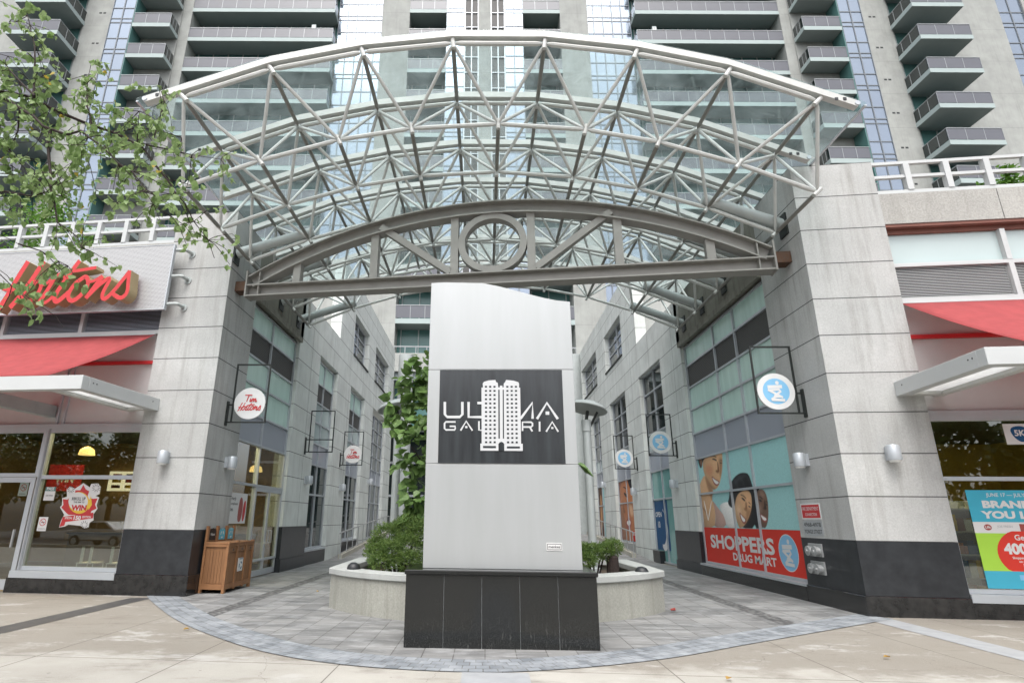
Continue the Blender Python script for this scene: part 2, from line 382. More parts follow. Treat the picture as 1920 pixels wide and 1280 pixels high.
# ---------------------------------------------------------------- geometry helpers
def wloc(o):
    v = Vector((0, 0, 0))
    while o is not None:
        v += o.location; o = o.parent
    return v
class MB:
    def __init__(s): s.v, s.f, s.m = [], [], []
    def add(s, verts, faces, mi=0):
        k = len(s.v); s.v += [tuple(x) for x in verts]; s.f += [tuple(i+k for i in q) for q in faces]; s.m += [mi]*len(faces)
        return s
    def hexa(s, P, mi=0):  # 8 points: bottom 4, top 4
        return s.add(P, [(3, 2, 1, 0), (4, 5, 6, 7), (0, 1, 5, 4), (1, 2, 6, 5), (2, 3, 7, 6), (3, 0, 4, 7)], mi)
    def box(s, x0, x1, y0, y1, z0, z1, mi=0):
        return s.hexa([(x0, y0, z0), (x1, y0, z0), (x1, y1, z0), (x0, y1, z0), (x0, y0, z1), (x1, y0, z1), (x1, y1, z1), (x0, y1, z1)], mi)
    def fb(s, F, s0, s1, o0, o1, z0, z1, mi=0):  # box in a frame
        return s.hexa([F(a, b, z) for z in (z0, z1) for a, b in ((s0, o0), (s1, o0), (s1, o1), (s0, o1))], mi)
    def poly(s, pts, mi=0): return s.add(pts, [tuple(range(len(pts)))], mi)
    def prism(s, pts, d, mi=0):
        n = len(pts); q = [Vector(p) for p in pts]; d = Vector(d)
        return s.add(q+[p+d for p in q], [tuple(range(n))[::-1], tuple(range(n, 2*n))]+[(i, (i+1) % n, n+(i+1) % n, n+i) for i in range(n)], mi)
    def tube(s, pts, r, n=8, mi=0, caps=True):
        pts = [Vector(p) for p in pts]; rs = r if isinstance(r, (list, tuple)) else [r]*len(pts)
        k = len(s.v); prev = None
        for i, p in enumerate(pts):
            t = (pts[min(i+1, len(pts)-1)]-pts[max(i-1, 0)]).normalized()
            if prev is None:
                a = Vector((0, 0, 1)) if abs(t.z) < .9 else Vector((1, 0, 0))
                x = t.cross(a).normalized()
            else: x = (prev-t*prev.dot(t)).normalized()
            prev = x; y = t.cross(x)
            for j in range(n):
                c = 2*math.pi*j/n; s.v.append(tuple(p+(x*math.cos(c)+y*math.sin(c))*rs[i]))
        for i in range(len(pts)-1):
            for j in range(n):
                s.f.append((k+i*n+j, k+i*n+(j+1) % n, k+(i+1)*n+(j+1) % n, k+(i+1)*n+j)); s.m.append(mi)
        if caps:
            s.f.append(tuple(k+j for j in range(n))[::-1]); s.f.append(tuple(k+(len(pts)-1)*n+j for j in range(n))); s.m += [mi, mi]
        return s
    def bar(s, a, b, w, h, up=(0, 0, 1), mi=0):
        a, b = Vector(a), Vector(b); t = (b-a).normalized(); x = t.cross(Vector(up)).normalized(); y = x.cross(t)
        c = [x*sx*w/2+y*sy*h/2 for sx, sy in ((-1, -1), (1, -1), (1, 1), (-1, 1))]
        return s.hexa([a+q for q in c]+[b+q for q in c], mi)
    def lathe(s, c, prof, n=20, ax=(0, 0, 1), mi=0):
        c = Vector(c); z = Vector(ax).normalized(); x = z.cross(Vector((0, 1, 0)) if abs(z.y) < .9 else Vector((1, 0, 0))).normalized(); y = z.cross(x)
        k = len(s.v)
        for r, h in prof:
            for j in range(n):
                a = 2*math.pi*j/n; s.v.append(tuple(c+z*h+(x*math.cos(a)+y*math.sin(a))*r))
        for i in range(len(prof)-1):
            for j in range(n):
                s.f.append((k+i*n+j, k+i*n+(j+1) % n, k+(i+1)*n+(j+1) % n, k+(i+1)*n+j)); s.m.append(mi)
        s.f.append(tuple(k+j for j in range(n))[::-1]); s.f.append(tuple(k+(len(prof)-1)*n+j for j in range(n))); s.m += [mi, mi]
        return s
    def build(s, name, mat, parent=None, origin=None, normals=True, smooth=False, bevel=0):
        mats = mat if isinstance(mat, (list, tuple)) else [mat]
        if parent is not None: o0 = wloc(parent)
        elif origin is not None: o0 = Vector(origin)
        else:
            xs, ys, zs = zip(*s.v); o0 = Vector(((min(xs)+max(xs))/2, (min(ys)+max(ys))/2, min(zs)))
        me = bpy.data.meshes.new(name)
        me.from_pydata([tuple(Vector(p)-o0) for p in s.v], [], s.f)
        for q in mats: me.materials.append(MATS[q])
        me.polygons.foreach_set('material_index', s.m)
        if normals:
            bm = bmesh.new(); bm.from_mesh(me); bmesh.ops.recalc_face_normals(bm, faces=bm.faces)
            if bevel:
                bmesh.ops.bevel(bm, geom=[e for e in bm.edges if e.is_manifold and e.calc_face_angle(0) > .6], offset=bevel, segments=1, affect='EDGES', clamp_overlap=True)
            bm.to_mesh(me); bm.free()
        if smooth:
            for p in me.polygons: p.use_smooth = True
            try: me.set_sharp_from_angle(angle=R_(38))
            except Exception: pass
        me.update()
        o = bpy.data.objects.new(name, me); COL.objects.link(o)
        if parent is not None: o.parent = parent
        else: o.location = o0
        return o
def tag(o, label=None, cat=None, group=None, kind=None):
    for k, v in (('label', label), ('category', cat), ('group', group), ('kind', kind)):
        if v: o[k] = v
    return o
def thing(name, label, cat, loc, group=None, rz=0):
    o = bpy.data.objects.new(name, None); COL.objects.link(o); o.location = loc; o.rotation_euler.z = rz
    o.empty_display_size = .2
    return tag(o, label, cat, group)
def copy_tree(o, parent=None):
    c = o.copy(); COL.objects.link(c); c.parent = parent
    for ch in list(o.children): copy_tree(ch, c)
    return c
def structure(o): return tag(o, kind='structure')
class Frame:
    def __init__(s, o, u, n, right): s.o, s.u, s.n, s.right = Vector(o), Vector(u), Vector(n), Vector(right)
    def __call__(s, a, b, z): p = s.o+s.u*a+s.n*b; return Vector((p.x, p.y, p.z+z))
FA = -.0914
dF = Vector((math.cos(FA), math.sin(FA), 0)); nF = Vector((math.sin(FA), -math.cos(FA), 0))
CL, CR = Vector((-6.6, 13.5, 0)), Vector((7.005, 11.762, 0))     # outer corners of the two pillars
FL = Frame(CL, -dF, nF, dF); FR = Frame(CR, dF, nF, dF)
XL, XR = -6.6, 7.005
WL = Frame((XL, 0, 0), (0, 1, 0), (1, 0, 0), (0, 1, 0)); WR = Frame((XR, 0, 0), (0, 1, 0), (-1, 0, 0), (0, -1, 0))
def gz(x, y=0):
    r = max(0, min((y-25.5)*.062, .75))
    return .006*(x-7)+r
def text_mesh(mb, body, origin, right, size=None, width=None, height=None, up=(0, 0, 1), depth=.004, shear=0, align='LEFT', bold=0, spacing=1, mi=0):
    cu = bpy.data.curves.new('lettering', 'FONT'); cu.body = body; cu.size = 1; cu.shear = shear; cu.offset = bold; cu.space_character = spacing
    cu.resolution_u = 3; cu.space_line = .95
    ob = bpy.data.objects.new('lettering', cu); me = ob.to_mesh()
    vs = [v.co.copy() for v in me.vertices]; fs = [tuple(p.vertices) for p in me.polygons]
    ob.to_mesh_clear(); bpy.data.objects.remove(ob); bpy.data.curves.remove(cu)
    if not vs: return
    x0, x1 = min(v.x for v in vs), max(v.x for v in vs); y0, y1 = min(v.y for v in vs), max(v.y for v in vs)
    sx = sy = size or 1
    if width: sx = width/(x1-x0); sy = sx
    if height: sy = height/(y1-y0); sx = sx if width else sy
    ax = {'LEFT': x0, 'CENTER': (x0+x1)/2, 'RIGHT': x1}[align]
    o, r, u = Vector(origin), Vector(right), Vector(up); n = r.cross(u)
    pts = [o+r*((v.x-ax)*sx)+u*((v.y-y0)*sy)+n*depth for v in vs]
    mb.add(pts, fs, mi)
def ribbon(mb, pts, w, P, depth=.0, mi=0, smooth=2, caps=True):
    """flat stroke along 2D pts mapped by P(x,y,d); extruded when depth"""
    q = [Vector(p) for p in pts]
    for _ in range(smooth):
        if len(q) < 3: break
        n = [q[0]]
        for a, b in zip(q, q[1:]): n += [a*.75+b*.25, a*.25+b*.75]
        q = n+[q[-1]]
    ws = w if isinstance(w, (list, tuple)) else None
    L, Rr = [], []
    for i, p in enumerate(q):
        t = (q[min(i+1, len(q)-1)]-q[max(i-1, 0)]); t = t.normalized() if t.length > 0 else Vector((1, 0))
        nn = Vector((-t.y, t.x)); h = (ws[0]+(ws[1]-ws[0])*i/(len(q)-1) if ws else w)/2
        L.append(p+nn*h); Rr.append(p-nn*h)
    k = len(mb.v); n = len(q)
    for d in ((0, depth) if depth else (0,)):
        for a in L+Rr: mb.v.append(tuple(P(a.x, a.y, d)))
    for i in range(n-1):
        mb.f.append((k+i, k+i+1, k+n+i+1, k+n+i)); mb.m.append(mi)
    if depth:
        b = 2*n
        for i in range(n-1):
            mb.f.append((k+b+i, k+b+i+1, k+b+n+i+1, k+b+n+i)); mb.m.append(mi)
            mb.f.append((k+i, k+i+1, k+b+i+1, k+b+i)); mb.m.append(mi+1)
            mb.f.append((k+n+i, k+n+i+1, k+b+n+i+1, k+b+n+i)); mb.m.append(mi+1)
        for i in (0, n-1): mb.f.append((k+i, k+n+i, k+b+n+i, k+b+i)); mb.m.append(mi+1)

# ---------------------------------------------------------------- ground
def circle3(a, b, c):
    (x1, y1), (x2, y2), (x3, y3) = a, b, c
    d = 2*(x1*(y2-y3)+x2*(y3-y1)+x3*(y1-y2))
    ux = ((x1*x1+y1*y1)*(y2-y3)+(x2*x2+y2*y2)*(y3-y1)+(x3*x3+y3*y3)*(y1-y2))/d
    uy = ((x1*x1+y1*y1)*(x3-x2)+(x2*x2+y2*y2)*(x1-x3)+(x3*x3+y3*y3)*(x2-x1))/d
    return ux, uy, math.hypot(x1-ux, y1-uy)
BW = .60
def spline(P, n=10):
    P = [Vector(p) for p in P]; out = []
    for i in range(len(P)-1):
        p0, p1, p2, p3 = P[max(i-1, 0)], P[i], P[i+1], P[min(i+2, len(P)-1)]
        for k in range(n):
            t = k/n; out.append(.5*((2*p1)+(p2-p0)*t+(2*p0-5*p1+4*p2-p3)*t*t+(3*p1-p0-3*p2+p3)*t**3))
    return out+[P[-1]]
ARC = spline([(-7.45, 13.5), (-6.75, 12.5), (-5.3, 10.6), (-4.0, 9.2), (-2.75, 8.12), (-1.5, 7.52), (-.1, 7.32), (1.0, 7.55), (2.3, 8.15), (3.7, 9.1), (5.4, 10.25), (7.25, 11.5)])
ARCN = []
for i, p in enumerate(ARC):
    t = (ARC[min(i+1, len(ARC)-1)]-ARC[max(i-1, 0)]).normalized(); ARCN.append(p+Vector((-t.y, t.x))*BW)
mb = MB()
xs = [-60, -20, -6.6, 7, 20, 60]; ys = [-3.2, 0, 6, 12, 25.5, 37.6, 60]
g = [[mb.add([(x, y, gz(x, y)-.012)], []) and len(mb.v)-1 for x in xs] for y in ys]
for j in range(len(ys)-1):
    for i in range(len(xs)-1): mb.f.append((g[j][i], g[j][i+1], g[j+1][i+1], g[j+1][i])); mb.m.append(0)
structure(mb.build('sidewalk', 'sidewalk_concrete', origin=(0, 0, 0)))
mb = MB().box(-60, 60, -3.4, -3.2, -.5, -.05)
structure(mb.build('kerb', 'curb_concrete'))
mb = MB(); mb.add([(-60, -40, -.2), (60, -40, -.2), (60, -3.3, -.2), (-60, -3.3, -.2)], [(0, 1, 2, 3)])
structure(mb.build('road', 'asphalt'))
# paved forecourt inside the sett arc, rising gently through the passage
mb = MB(); cols = [-7.0+14.0*i/70 for i in range(71)]; rows = []
def yarc(x):
    for a, b in zip(ARCN, ARCN[1:]):
        if a.x <= x <= b.x: return a.y+(b.y-a.y)*(x-a.x)/(b.x-a.x)
    return (ARCN[0] if x < ARCN[0].x else ARCN[-1]).y
for x in cols:
    y0 = yarc(x)-.02
    c = [y0+(18-y0)*t for t in (0, .25, .5, .75, 1)]+[25.5, 37.6, 46, 58]
    rows.append([(x, y, gz(x, y)-.006) for y in c])
n = len(rows[0])
for r in rows: mb.v += r
for i in range(len(cols)-1):
    for j in range(n-1): mb.f.append((i*n+j, (i+1)*n+j, (i+1)*n+j+1, i*n+j+1)); mb.m.append(0)
structure(mb.build('plaza_paving', 'plaza_pavers', origin=(0, 0, 0)))
mb = MB(); uvs = []; L_ = 0
for i, (p, q) in enumerate(zip(ARC, ARCN)):
    if i: L_ += ((p+q)/2-(ARC[i-1]+ARCN[i-1])/2).length
    for v, h in ((q, 0), (p, BW)): mb.v.append((v.x, v.y, gz(v.x)-.002)); uvs.append((L_, h))
for i in range(len(ARC)-1): mb.f.append((2*i, 2*i+1, 2*i+3, 2*i+2)); mb.m.append(0)
o = structure(mb.build('sett_band', 'band_setts', origin=(0, 0, 0), normals=False))
ul = o.data.uv_layers.new(name='UVMap')
for lp in o.data.loops: ul.data[lp.index].uv = uvs[lp.vertex_index]
for nm, x0, x1, y0, y1, m in (('granite_strip', -7.62, -7.16, 2, 13.2, 'strip_dark'), ('paver_strip', 6.72, 7.2, 2, 11.55, 'strip_grey'), ('centre_strip', -.26, .49, 2, 7.33, 'strip_grey')):
    x2 = x1
    mb = MB().add([(x0, y0, gz(x0)-.007), (x1, y0, gz(x1)-.007), (x1, y1, gz(x1)-.007), (x0, y1, gz(x0)-.007)], [(0, 1, 2, 3)])
    structure(mb.build(nm, m))

# ---------------------------------------------------------------- two retail wings
def window(F, parent, se, ze, cells, rec=-.14, fw=.06, gr=None, depth=.1, name='window'):
    """se: mullion positions, ze: transom heights, cells(i,j)->material or None. One frame mesh with its panes as sub-parts."""
    mb = MB()
    for s in se:
        a, b = (s, s+fw) if s == se[0] else (s-fw, s) if s == se[-1] else (s-fw/2, s+fw/2)
        mb.fb(F, a, b, rec-depth, rec+.03, ze[0], ze[-1])
    for z in ze:
        a, b = (z, z+fw) if z == ze[0] else (z-fw, z) if z == ze[-1] else (z-fw/2, z+fw/2)
        mb.fb(F, se[0]+fw, se[-1]-fw, rec-depth+.004, rec+.025, a, b)
    fr = mb.build(name, 'frame_metal', parent)
    by = {}
    for i in range(len(se)-1):
        for j in range(len(ze)-1):
            m = cells(i, j)
            if m: by.setdefault((m, sum(1 for q in range(1, j+1) if cells(i, q) != cells(i, q-1)) if True else 0), MB()).fb(F, se[i]+.01, se[i+1]-.01, rec-.05, rec-.03, ze[j]+.01, ze[j+1]-.01)
    nm = {'mesh_louver': 'louver', 'spandrel_grey': 'spandrel_panel', 'seafoam_panel': 'panel', 'mint_panel': 'panel'}
    for (m, _), b in by.items(): b.build(nm.get(m, 'pane'), m, fr)
    return fr

def wing(F, WF, side, label, bays, upper, ztop, yB, yEnd):
    """one retail wing: F street frame, WF passage frame"""
    root = thing('retail_building', label, 'building', (F.o.x, F.o.y, gz(F.o.x)))
    y0 = F.o.y; sg = -1 if side == 'L' else 1
    b = bays
    # corner pillar: prism from street front to first bay
    def pil(z0, z1, out):
        a = F(-0, out, 0); a = F(-out*.98, out, 0); c = F(1.74+out*0, out, 0)
        d = F(1.74, -1.2, 0); e = WF(b[0][0]-.0, -1.2, 0); f = WF(b[0][0], out, 0); k = WF(y0-.1, out, 0)
        P = [a, c, d, e, f]
        return [(p.x, p.y, z0) for p in P], (0, 0, z1-z0)
    zb = gz(F.o.x)-.03
    MB().prism(*pil(1.29, 9.43, 0)).build('pillar', 'pillar_concrete', root)
    MB().prism(*pil(.34, 1.287, .004)).build('granite_base', 'dark_granite', root)
    MB().prism(*pil(zb, .338, .045)).build('granite_plinth', 'plinth_granite', root, bevel=.012)
    # passage wall pieces: piers between bays, lintels, upper storey
    mb = MB(); T = -.5
    for i, (s0, s1, z0, z1) in enumerate(b):
        nxt = b[i+1][0] if i+1 < len(b) else yEnd
        topA = ztop if s1 < yB else 13.4
        base = 1.29 if i == 0 else -.2
        mb.fb(WF, s1, min(nxt, yB) if s1 < yB else nxt, T, 0, base, 7.85)
        if s1 < yB < nxt: mb.fb(WF, yB, nxt, T, 0, base, 7.85)
    # lintel band up to ztop (section A) and upper storey (section B)
    mb.fb(WF, b[0][1], yB, T, 0, 7.85, ztop)
    ups = upper; zu0, zu1 = ups[0][2], ups[0][3]
    mb.fb(WF, yB, yEnd, T, 0, 7.85, zu0); mb.fb(WF, yB, yEnd, T, 0, zu1, 13.4)
    e = yB
    for (s0, s1, _, _) in ups: mb.fb(WF, e, s0, T, 0, zu0, zu1); e = s1
    mb.fb(WF, e, yEnd, T, 0, zu0, zu1)
    # end wall of the taller section, facing the street
    mb.build('wall', 'wall_concrete', root)
    MB().fb(WF, yB, yB+.4, -12, T-.003, 8.6, 13.4).build('end_wall', 'tower_concrete', root)
    MB().fb(WF, b[0][0], b[0][1], -.02, .10, 7.55, 7.72).fb(WF, b[0][0], b[0][1]+.3, -.5, 0, 7.72, 9.43).build('weathered_lintel', 'weathered_concrete', root)
    # roof of the low section
    P = [F(1.7, -.4, 8.45), F(9.5, -.4, 8.45), WF(yB+.2, -14, 8.45), WF(yB+.2, -.45, 8.45), WF(y0+1.5, -.45, 8.45)]
    MB().prism(P, (0, 0, .15)).build('roof', 'weathered_concrete', root)
    # granite at first pier
    mb = MB().fb(WF, b[0][1]+.004, b[1][0]-.004, -.3, .012, .30, 1.287)
    mb.fb(WF, b[0][1]-.002, b[1][0]+.0, -.3, .05, zb, .298); mb.build('granite_base', 'dark_granite', root)
    # street front: parapet, soffit, panels, louvres, cladding
    S1 = 9.6
    mb = MB()
    for a, c in ((1.745, 4.12), (4.135, 6.5), (6.515, 9.0)): mb.fb(F, a, c, -.35, -.03, 7.87, 8.61)
    mb.build('parapet', 'parapet_concrete', root)
    MB().fb(F, 1.745, S1, -.5, -.05, 7.80, 7.865).fb(F, 1.745, S1, -.5, -.18, 7.69, 7.797).build('soffit', 'soffit_brown', root)
    mul = [1.76, 4.08, 6.40, 8.72]
    mb = MB()
    for i in range(3): mb.fb(F, mul[i], mul[i+1], -.30, -.24, 6.95, 7.69)
    mb.build('panel', 'mint_panel', root)
    mb = MB()
    for i in range(3):
        z = 6.2
        while z < 6.88:
            P = [F(s, o, zz) for s, o, zz in ((mul[i]+.03, -.19, z), (mul[i+1]-.05, -.19, z), (mul[i+1]-.05, -.26, z+.03), (mul[i]+.03, -.26, z+.03))]
            mb.prism(P, (0, 0, .012)); z += .036
    mb.build('louver', 'white_metal' if side == 'R' else 'spandrel_grey', root)
    MB().fb(F, 1.76, S1, -.34, -.29, 6.17, 6.92).build('louver_backing', 'black_plastic', root)
    mb = MB().fb(F, 1.76, S1, -.26, -.13, 6.89, 6.97).fb(F, 1.76, S1, -.26, -.12, 6.07, 6.17)
    for m_ in mul[1:]: mb.fb(F, m_-.05, m_+.05, -.25, -.125, 6.172, 6.888).fb(F, m_-.05, m_+.05, -.25, -.125, 6.972, 7.685)
    mb.build('cladding_frame', 'white_metal', root)
    MB().fb(F, 1.745, S1, -.40, -.22, 3.77, 6.065).build('cladding', 'cladding', root)
    MB().fb(F, 1.76, S1, -.22, -.14, 5.28, 5.36).build('awning_rail', 'sign_red', root)
    mb = MB().fb(F, 1.745, S1, -.32, -.12, 3.64, 3.765)
    for m_ in (4.05, 4.23): mb.fb(F, m_-.03, m_+.03, -.22, -.17, 3.768, 6.06)
    mb.build('head_frame', 'frame_metal', root)
    return root
bayL = [(15.3, 19.45, .35, 7.55), (22.1, 25.0, .45, 7.75), (27.6, 31.0, .6, 7.75), (33.5, 38.0, .5, 7.6)]
bayR = [(13.75, 20.1, .35, 7.55), (22.6, 25.9, .1, 7.85), (28.6, 32.3, .58, 7.85), (35.3, 38.2, .6, 7.85)]
upL = [(27.6, 31.3, 9.5, 11.6), (33.4, 38.2, 9.5, 11.6)]; upR = [(28.55, 32.7, 9.75, 11.9), (35.3, 40.8, 9.75, 11.9)]
BLD_L = wing(FL, WL, 'L', 'pale concrete shop wing on the left with the perforated red-lettered sign on its front', bayL, upL, 9.43, 24.9, 40.5)
BLD_R = wing(FR, WR, 'R', 'pale concrete shop wing on the right with red smiling-faces window graphics along the passage', bayR, upR, 9.43, 25.8, 42.5)

ROWS = [2.48, 3.62, 4.45, 5.28, 6.05, 6.83, 7.55]
RM = [None, 'spandrel_grey', 'seafoam_panel', 'seafoam_panel', 'mesh_louver', 'seafoam_panel']
# left passage windows
def cellsL0(i, j):
    if j == 0: return 'shop_glass' if i == 0 else None
    return 'shop_glass' if j == 1 else RM[j-1]
window(WL, BLD_L, [15.3, 17.2, 19.45], [.35]+ROWS, cellsL0)
MB().fb(WL, 15.3, 17.17, -.3, -.06, -.12, .345).build('granite_plinth', 'plinth_granite', BLD_L)
def cl(i, j): return ['dark_glass', 'dark_glass', 'spandrel_grey', 'mint_panel', 'mint_panel', 'mesh_louver', 'seafoam_panel'][j]
for (s0, s1, z0, z1) in bayL[1:3]: window(WL, BLD_L, [s0, s0+(s1-s0)*.5, s1], [z0, 2.45, 3.6, 4.42, 5.25, 6.05, 6.83, z1], cl, rec=-.2)
s0, s1, z0, z1 = bayL[3]
window(WL, BLD_L, [s0, s0+1.5, s0+3, s1], [z0, 2.45, 3.55, 4.35, 5.15, 5.97, 6.78, z1], lambda i, j: 'spandrel_grey' if j == 2 else 'dark_glass', rec=-.2)
for (s0, s1, z0, z1) in bayL[1:3]:
    MB().fb(WL, s0+.002, s1-.002, -.35, -.0, -.2, z0-.07).build('granite_plinth', 'dark_granite', BLD_L)
    MB().fb(WL, s0+.002, s1-.002, -.3, .03, z0-.068, z0-.002).build('window_sill', 'frame_metal', BLD_L)
MB().fb(WL, bayL[3][0], bayL[3][1], -.3, .0, -.2, .49).build('window_sill', 'frame_metal', BLD_L)
# right passage windows
def cellsR0(i, j): return 'shop_glass' if j in (0, 1) else RM[j-1]
window(WR, BLD_R, [13.75, 15.98, 17.5, 20.1], [.35]+ROWS, cellsR0)
MB().fb(WR, 13.75, 20.1, -.3, .05, -.05, .29).build('granite_plinth', 'plinth_granite', BLD_R)
MB().fb(WR, 13.75, 20.1, -.3, .07, .292, .345).build('window_sill', 'frame_metal', BLD_R)
DW = ['teal_glass', 'teal_glass', 'spandrel_grey', 'mint_panel', 'dark_glass', 'dark_glass', 'dark_glass']
window(WR, BLD_R, [22.6, 24.3, 25.9], [.02, 2.48, 3.62, 4.45, 5.2, 6.08, 6.95, 7.85], lambda i, j: 'teal_glass' if j == 0 else DW[j], rec=-.2)
MB().fb(WR, 24.9, 25.9, -.3, -.02, -.05, .46).build('granite_plinth', 'dark_granite', BLD_R)
for (s0, s1, z0, z1) in bayR[2:]:
    window(WR, BLD_R, [s0, (s0+s1)/2, s1], [z0, 2.48, 3.62, 4.45, 5.2, 6.08, 6.95, z1], lambda i, j: 'dark_glass' if j < 2 else DW[j], rec=-.2)
    MB().fb(WR, s0+.002, s1-.002, -.3, .0, -.2, z0-.002).build('window_sill', 'coping_concrete', BLD_R)
for F, bld, ups in ((WL, BLD_L, upL), (WR, BLD_R, upR)):
    for (s0, s1, z0, z1) in ups:
        window(F, bld, [s0, (s0+s1)/2, s1], [z0, z0+.9, z0+1.45, z1], lambda i, j: 'dark_glass', rec=-.28)
        MB().fb(F, s0-.0, s1+.0, -.2, .05, z0-.09, z0-.002).build('window_sill', 'black_steel', bld)

# street shop windows and their plinths
for F, bld in ((FL, BLD_L), (FR, BLD_R)):
    if F is FL:
        window(F, bld, [1.745, 4.30, 4.36], [.355, 2.47, 3.64], lambda i, j: 'shop_glass' if i == 0 else None, rec=-.15, fw=.09)
        window(F, bld, [4.36, 6.6, 9.5], [2.47, 3.64], lambda i, j: 'shop_glass', rec=-.15, fw=.09)
        MB().fb(F, 1.745, 4.46, -.5, .02, -.13, .2).build('granite_plinth', 'plinth_granite', bld)
        MB().fb(F, 1.745, 4.40, -.4, .035, .203, .35).build('window_sill', 'frame_metal', bld)
        dr = MB().fb(F, 4.40, 4.52, -.23, -.12, -.08, 2.46).fb(F, 5.42, 5.54, -.23, -.12, -.08, 2.46).fb(F, 4.523, 5.417, -.23, -.121, 2.34, 2.46).fb(F, 4.523, 5.417, -.23, -.121, -.08, .14).build('shop_door', 'frame_metal', bld)
        MB().fb(F, 4.52, 5.42, -.18, -.165, .13, 2.35).build('pane', 'shop_glass', dr)
        MB().fb(F, 4.60, 4.64, -.1, -.06, .85, 1.25).build('handle', 'steel', dr)
        window(F, bld, [5.55, 7.5, 9.5], [.355, 2.462], lambda i, j: 'shop_glass', rec=-.15, fw=.09)
        MB().fb(F, 5.55, 9.5, -.5, .02, -.13, .2).build('granite_plinth', 'plinth_granite', bld)
        MB().fb(F, 5.55, 9.5, -.4, .035, .203, .35).build('window_sill', 'frame_metal', bld)
    else:
        window(F, bld, [1.745, 4.6, 7.4, 9.6], [.41, 2.45, 3.64], lambda i, j: 'shop_glass', rec=-.15, fw=.075)
        MB().fb(F, 1.745, 9.6, -.5, .02, -.02, .265).build('granite_plinth', 'plinth_granite', bld)
        MB().fb(F, 1.745, 9.6, -.4, .035, .268, .405).build('window_sill', 'frame_metal', bld)
# passage double door, left
dr = MB(); 
for a in (17.23, 18.28, 18.36, 19.37): dr.fb(WL, a, a+.055, -.21, -.12, -.06, 2.32)
dr.fb(WL, 17.23, 19.43, -.2, -.11, 2.322, 2.44).fb(WL, 17.29, 18.27, -.2, -.121, -.06, .1).fb(WL, 18.42, 19.36, -.2, -.121, -.06, .1)
dr = dr.build('double_door', 'frame_metal', BLD_L)
for a in (17.28, 18.4): MB().fb(WL, a, a+.99, -.17, -.155, .1, 2.32).build('pane', 'shop_glass', dr)
for y in (18.2, 18.47): MB().tube([WL(y, -.1, .85), WL(y, .02, .85), WL(y, .02, 1.2), WL(y, -.1, 1.2)], .016, 6).build('handle', 'steel', dr)

# roof railings on both wings
for F, bld in ((FL, BLD_L), (FR, BLD_R)):
    mb = MB().fb(F, 1.80, 9.5, -.2, -.1, 8.64, 8.73)
    for z in (9.05, 9.40): mb.fb(F, 1.80, 9.5, -.19, -.11, z, z+.07)
    s = 2.5
    while s < 9.4: mb.fb(F, s-.06, s+.06, -.22, -.08, 8.732, 9.398); s += .82
    mb.build('roof_railing', 'white_metal', bld)

# shop interiors (rooms behind the clear glass)
def room(bld, x0, x1, y0, y1, wallm, F):
    MB().box(x0, x1, y0, y1, -.05, -.01).build('interior_floor', 'interior_floor', bld)
    MB().box(x0, x1, y0, y1, 4.2, 4.26).build('interior_ceiling', 'interior_ceiling', bld)
    mb = MB().box(x0, x1, y1, y1+.1, 0, 4.2)
    mb.box(x0-.1, x0, y0, y1, 0, 4.2) if F is FL else mb.box(x1, x1+.1, y0, y1, 0, 4.2)
    mb.build('interior_wall', wallm, bld)
room(BLD_L, -16.5, -6.85, 14.4, 21.5, 'interior_wall', FL)
room(BLD_R, 7.3, 17, 12.8, 20.2, 'interior_yellow', FR)
# ---------------------------------------------------------------- apartment tower behind
TA = R_(1.909)
TW = Frame((0.01, 46.5, 0), (math.cos(TA), math.sin(TA), 0), (math.sin(TA), -math.cos(TA), 0), (math.cos(TA), math.sin(TA), 0))
H0, FH, NF = 17.53, 3.74, 12                       # underside of first balcony, storey height
zt0, zt1 = 9, H0+FH*11
TOWER = thing('apartment_tower', 'tall pale twin apartment tower with rows of dark balconies filling the sky behind the canopy', 'building', (0, 46.5, 13.3))
mb = MB()
def sym(fn):
    fn(1); fn(-1)
def fbs(mb, sg, a, b, o0, o1, z0, z1, mi=0): mb.fb(TW, min(sg*a, sg*b), max(sg*a, sg*b), o0, o1, z0, z1, mi)
mb.fb(TW, -.62, .62, -2.0, 0, 13.3, zt1)
def pier(sg):
    fbs(mb, sg, 7.68, 10.5, -2.0, 0, 10, zt1)
    fbs(mb, sg, 30.05, 31.0, -2.0, 0, zt0, zt1)
    fbs(mb, sg, 31.0, 34.7, -2.0, .15, zt0, zt1)
    fbs(mb, sg, 36.98, 39.6, -2.0, 1.75, zt0, zt1)
    fbs(mb, sg, 44.25, 50.3, -2.0, 1.85, zt0, zt1)
    fbs(mb, sg, 52.8, 60, -2.0, 1.85, zt0, zt1)
sym(pier)
mb.fb(TW, -7.68, 7.68, -1.9, .02, 13.29, 14.87)
mb.fb(TW, -60, 60, -14, -2.0, 12, zt1)
mb.build('wall', 'tower_concrete', TOWER)
def back(mb, a, b, sg, off, z, m2=0): fbs(mb, sg, a, b, off, off+.06, z, z+FH-.42)
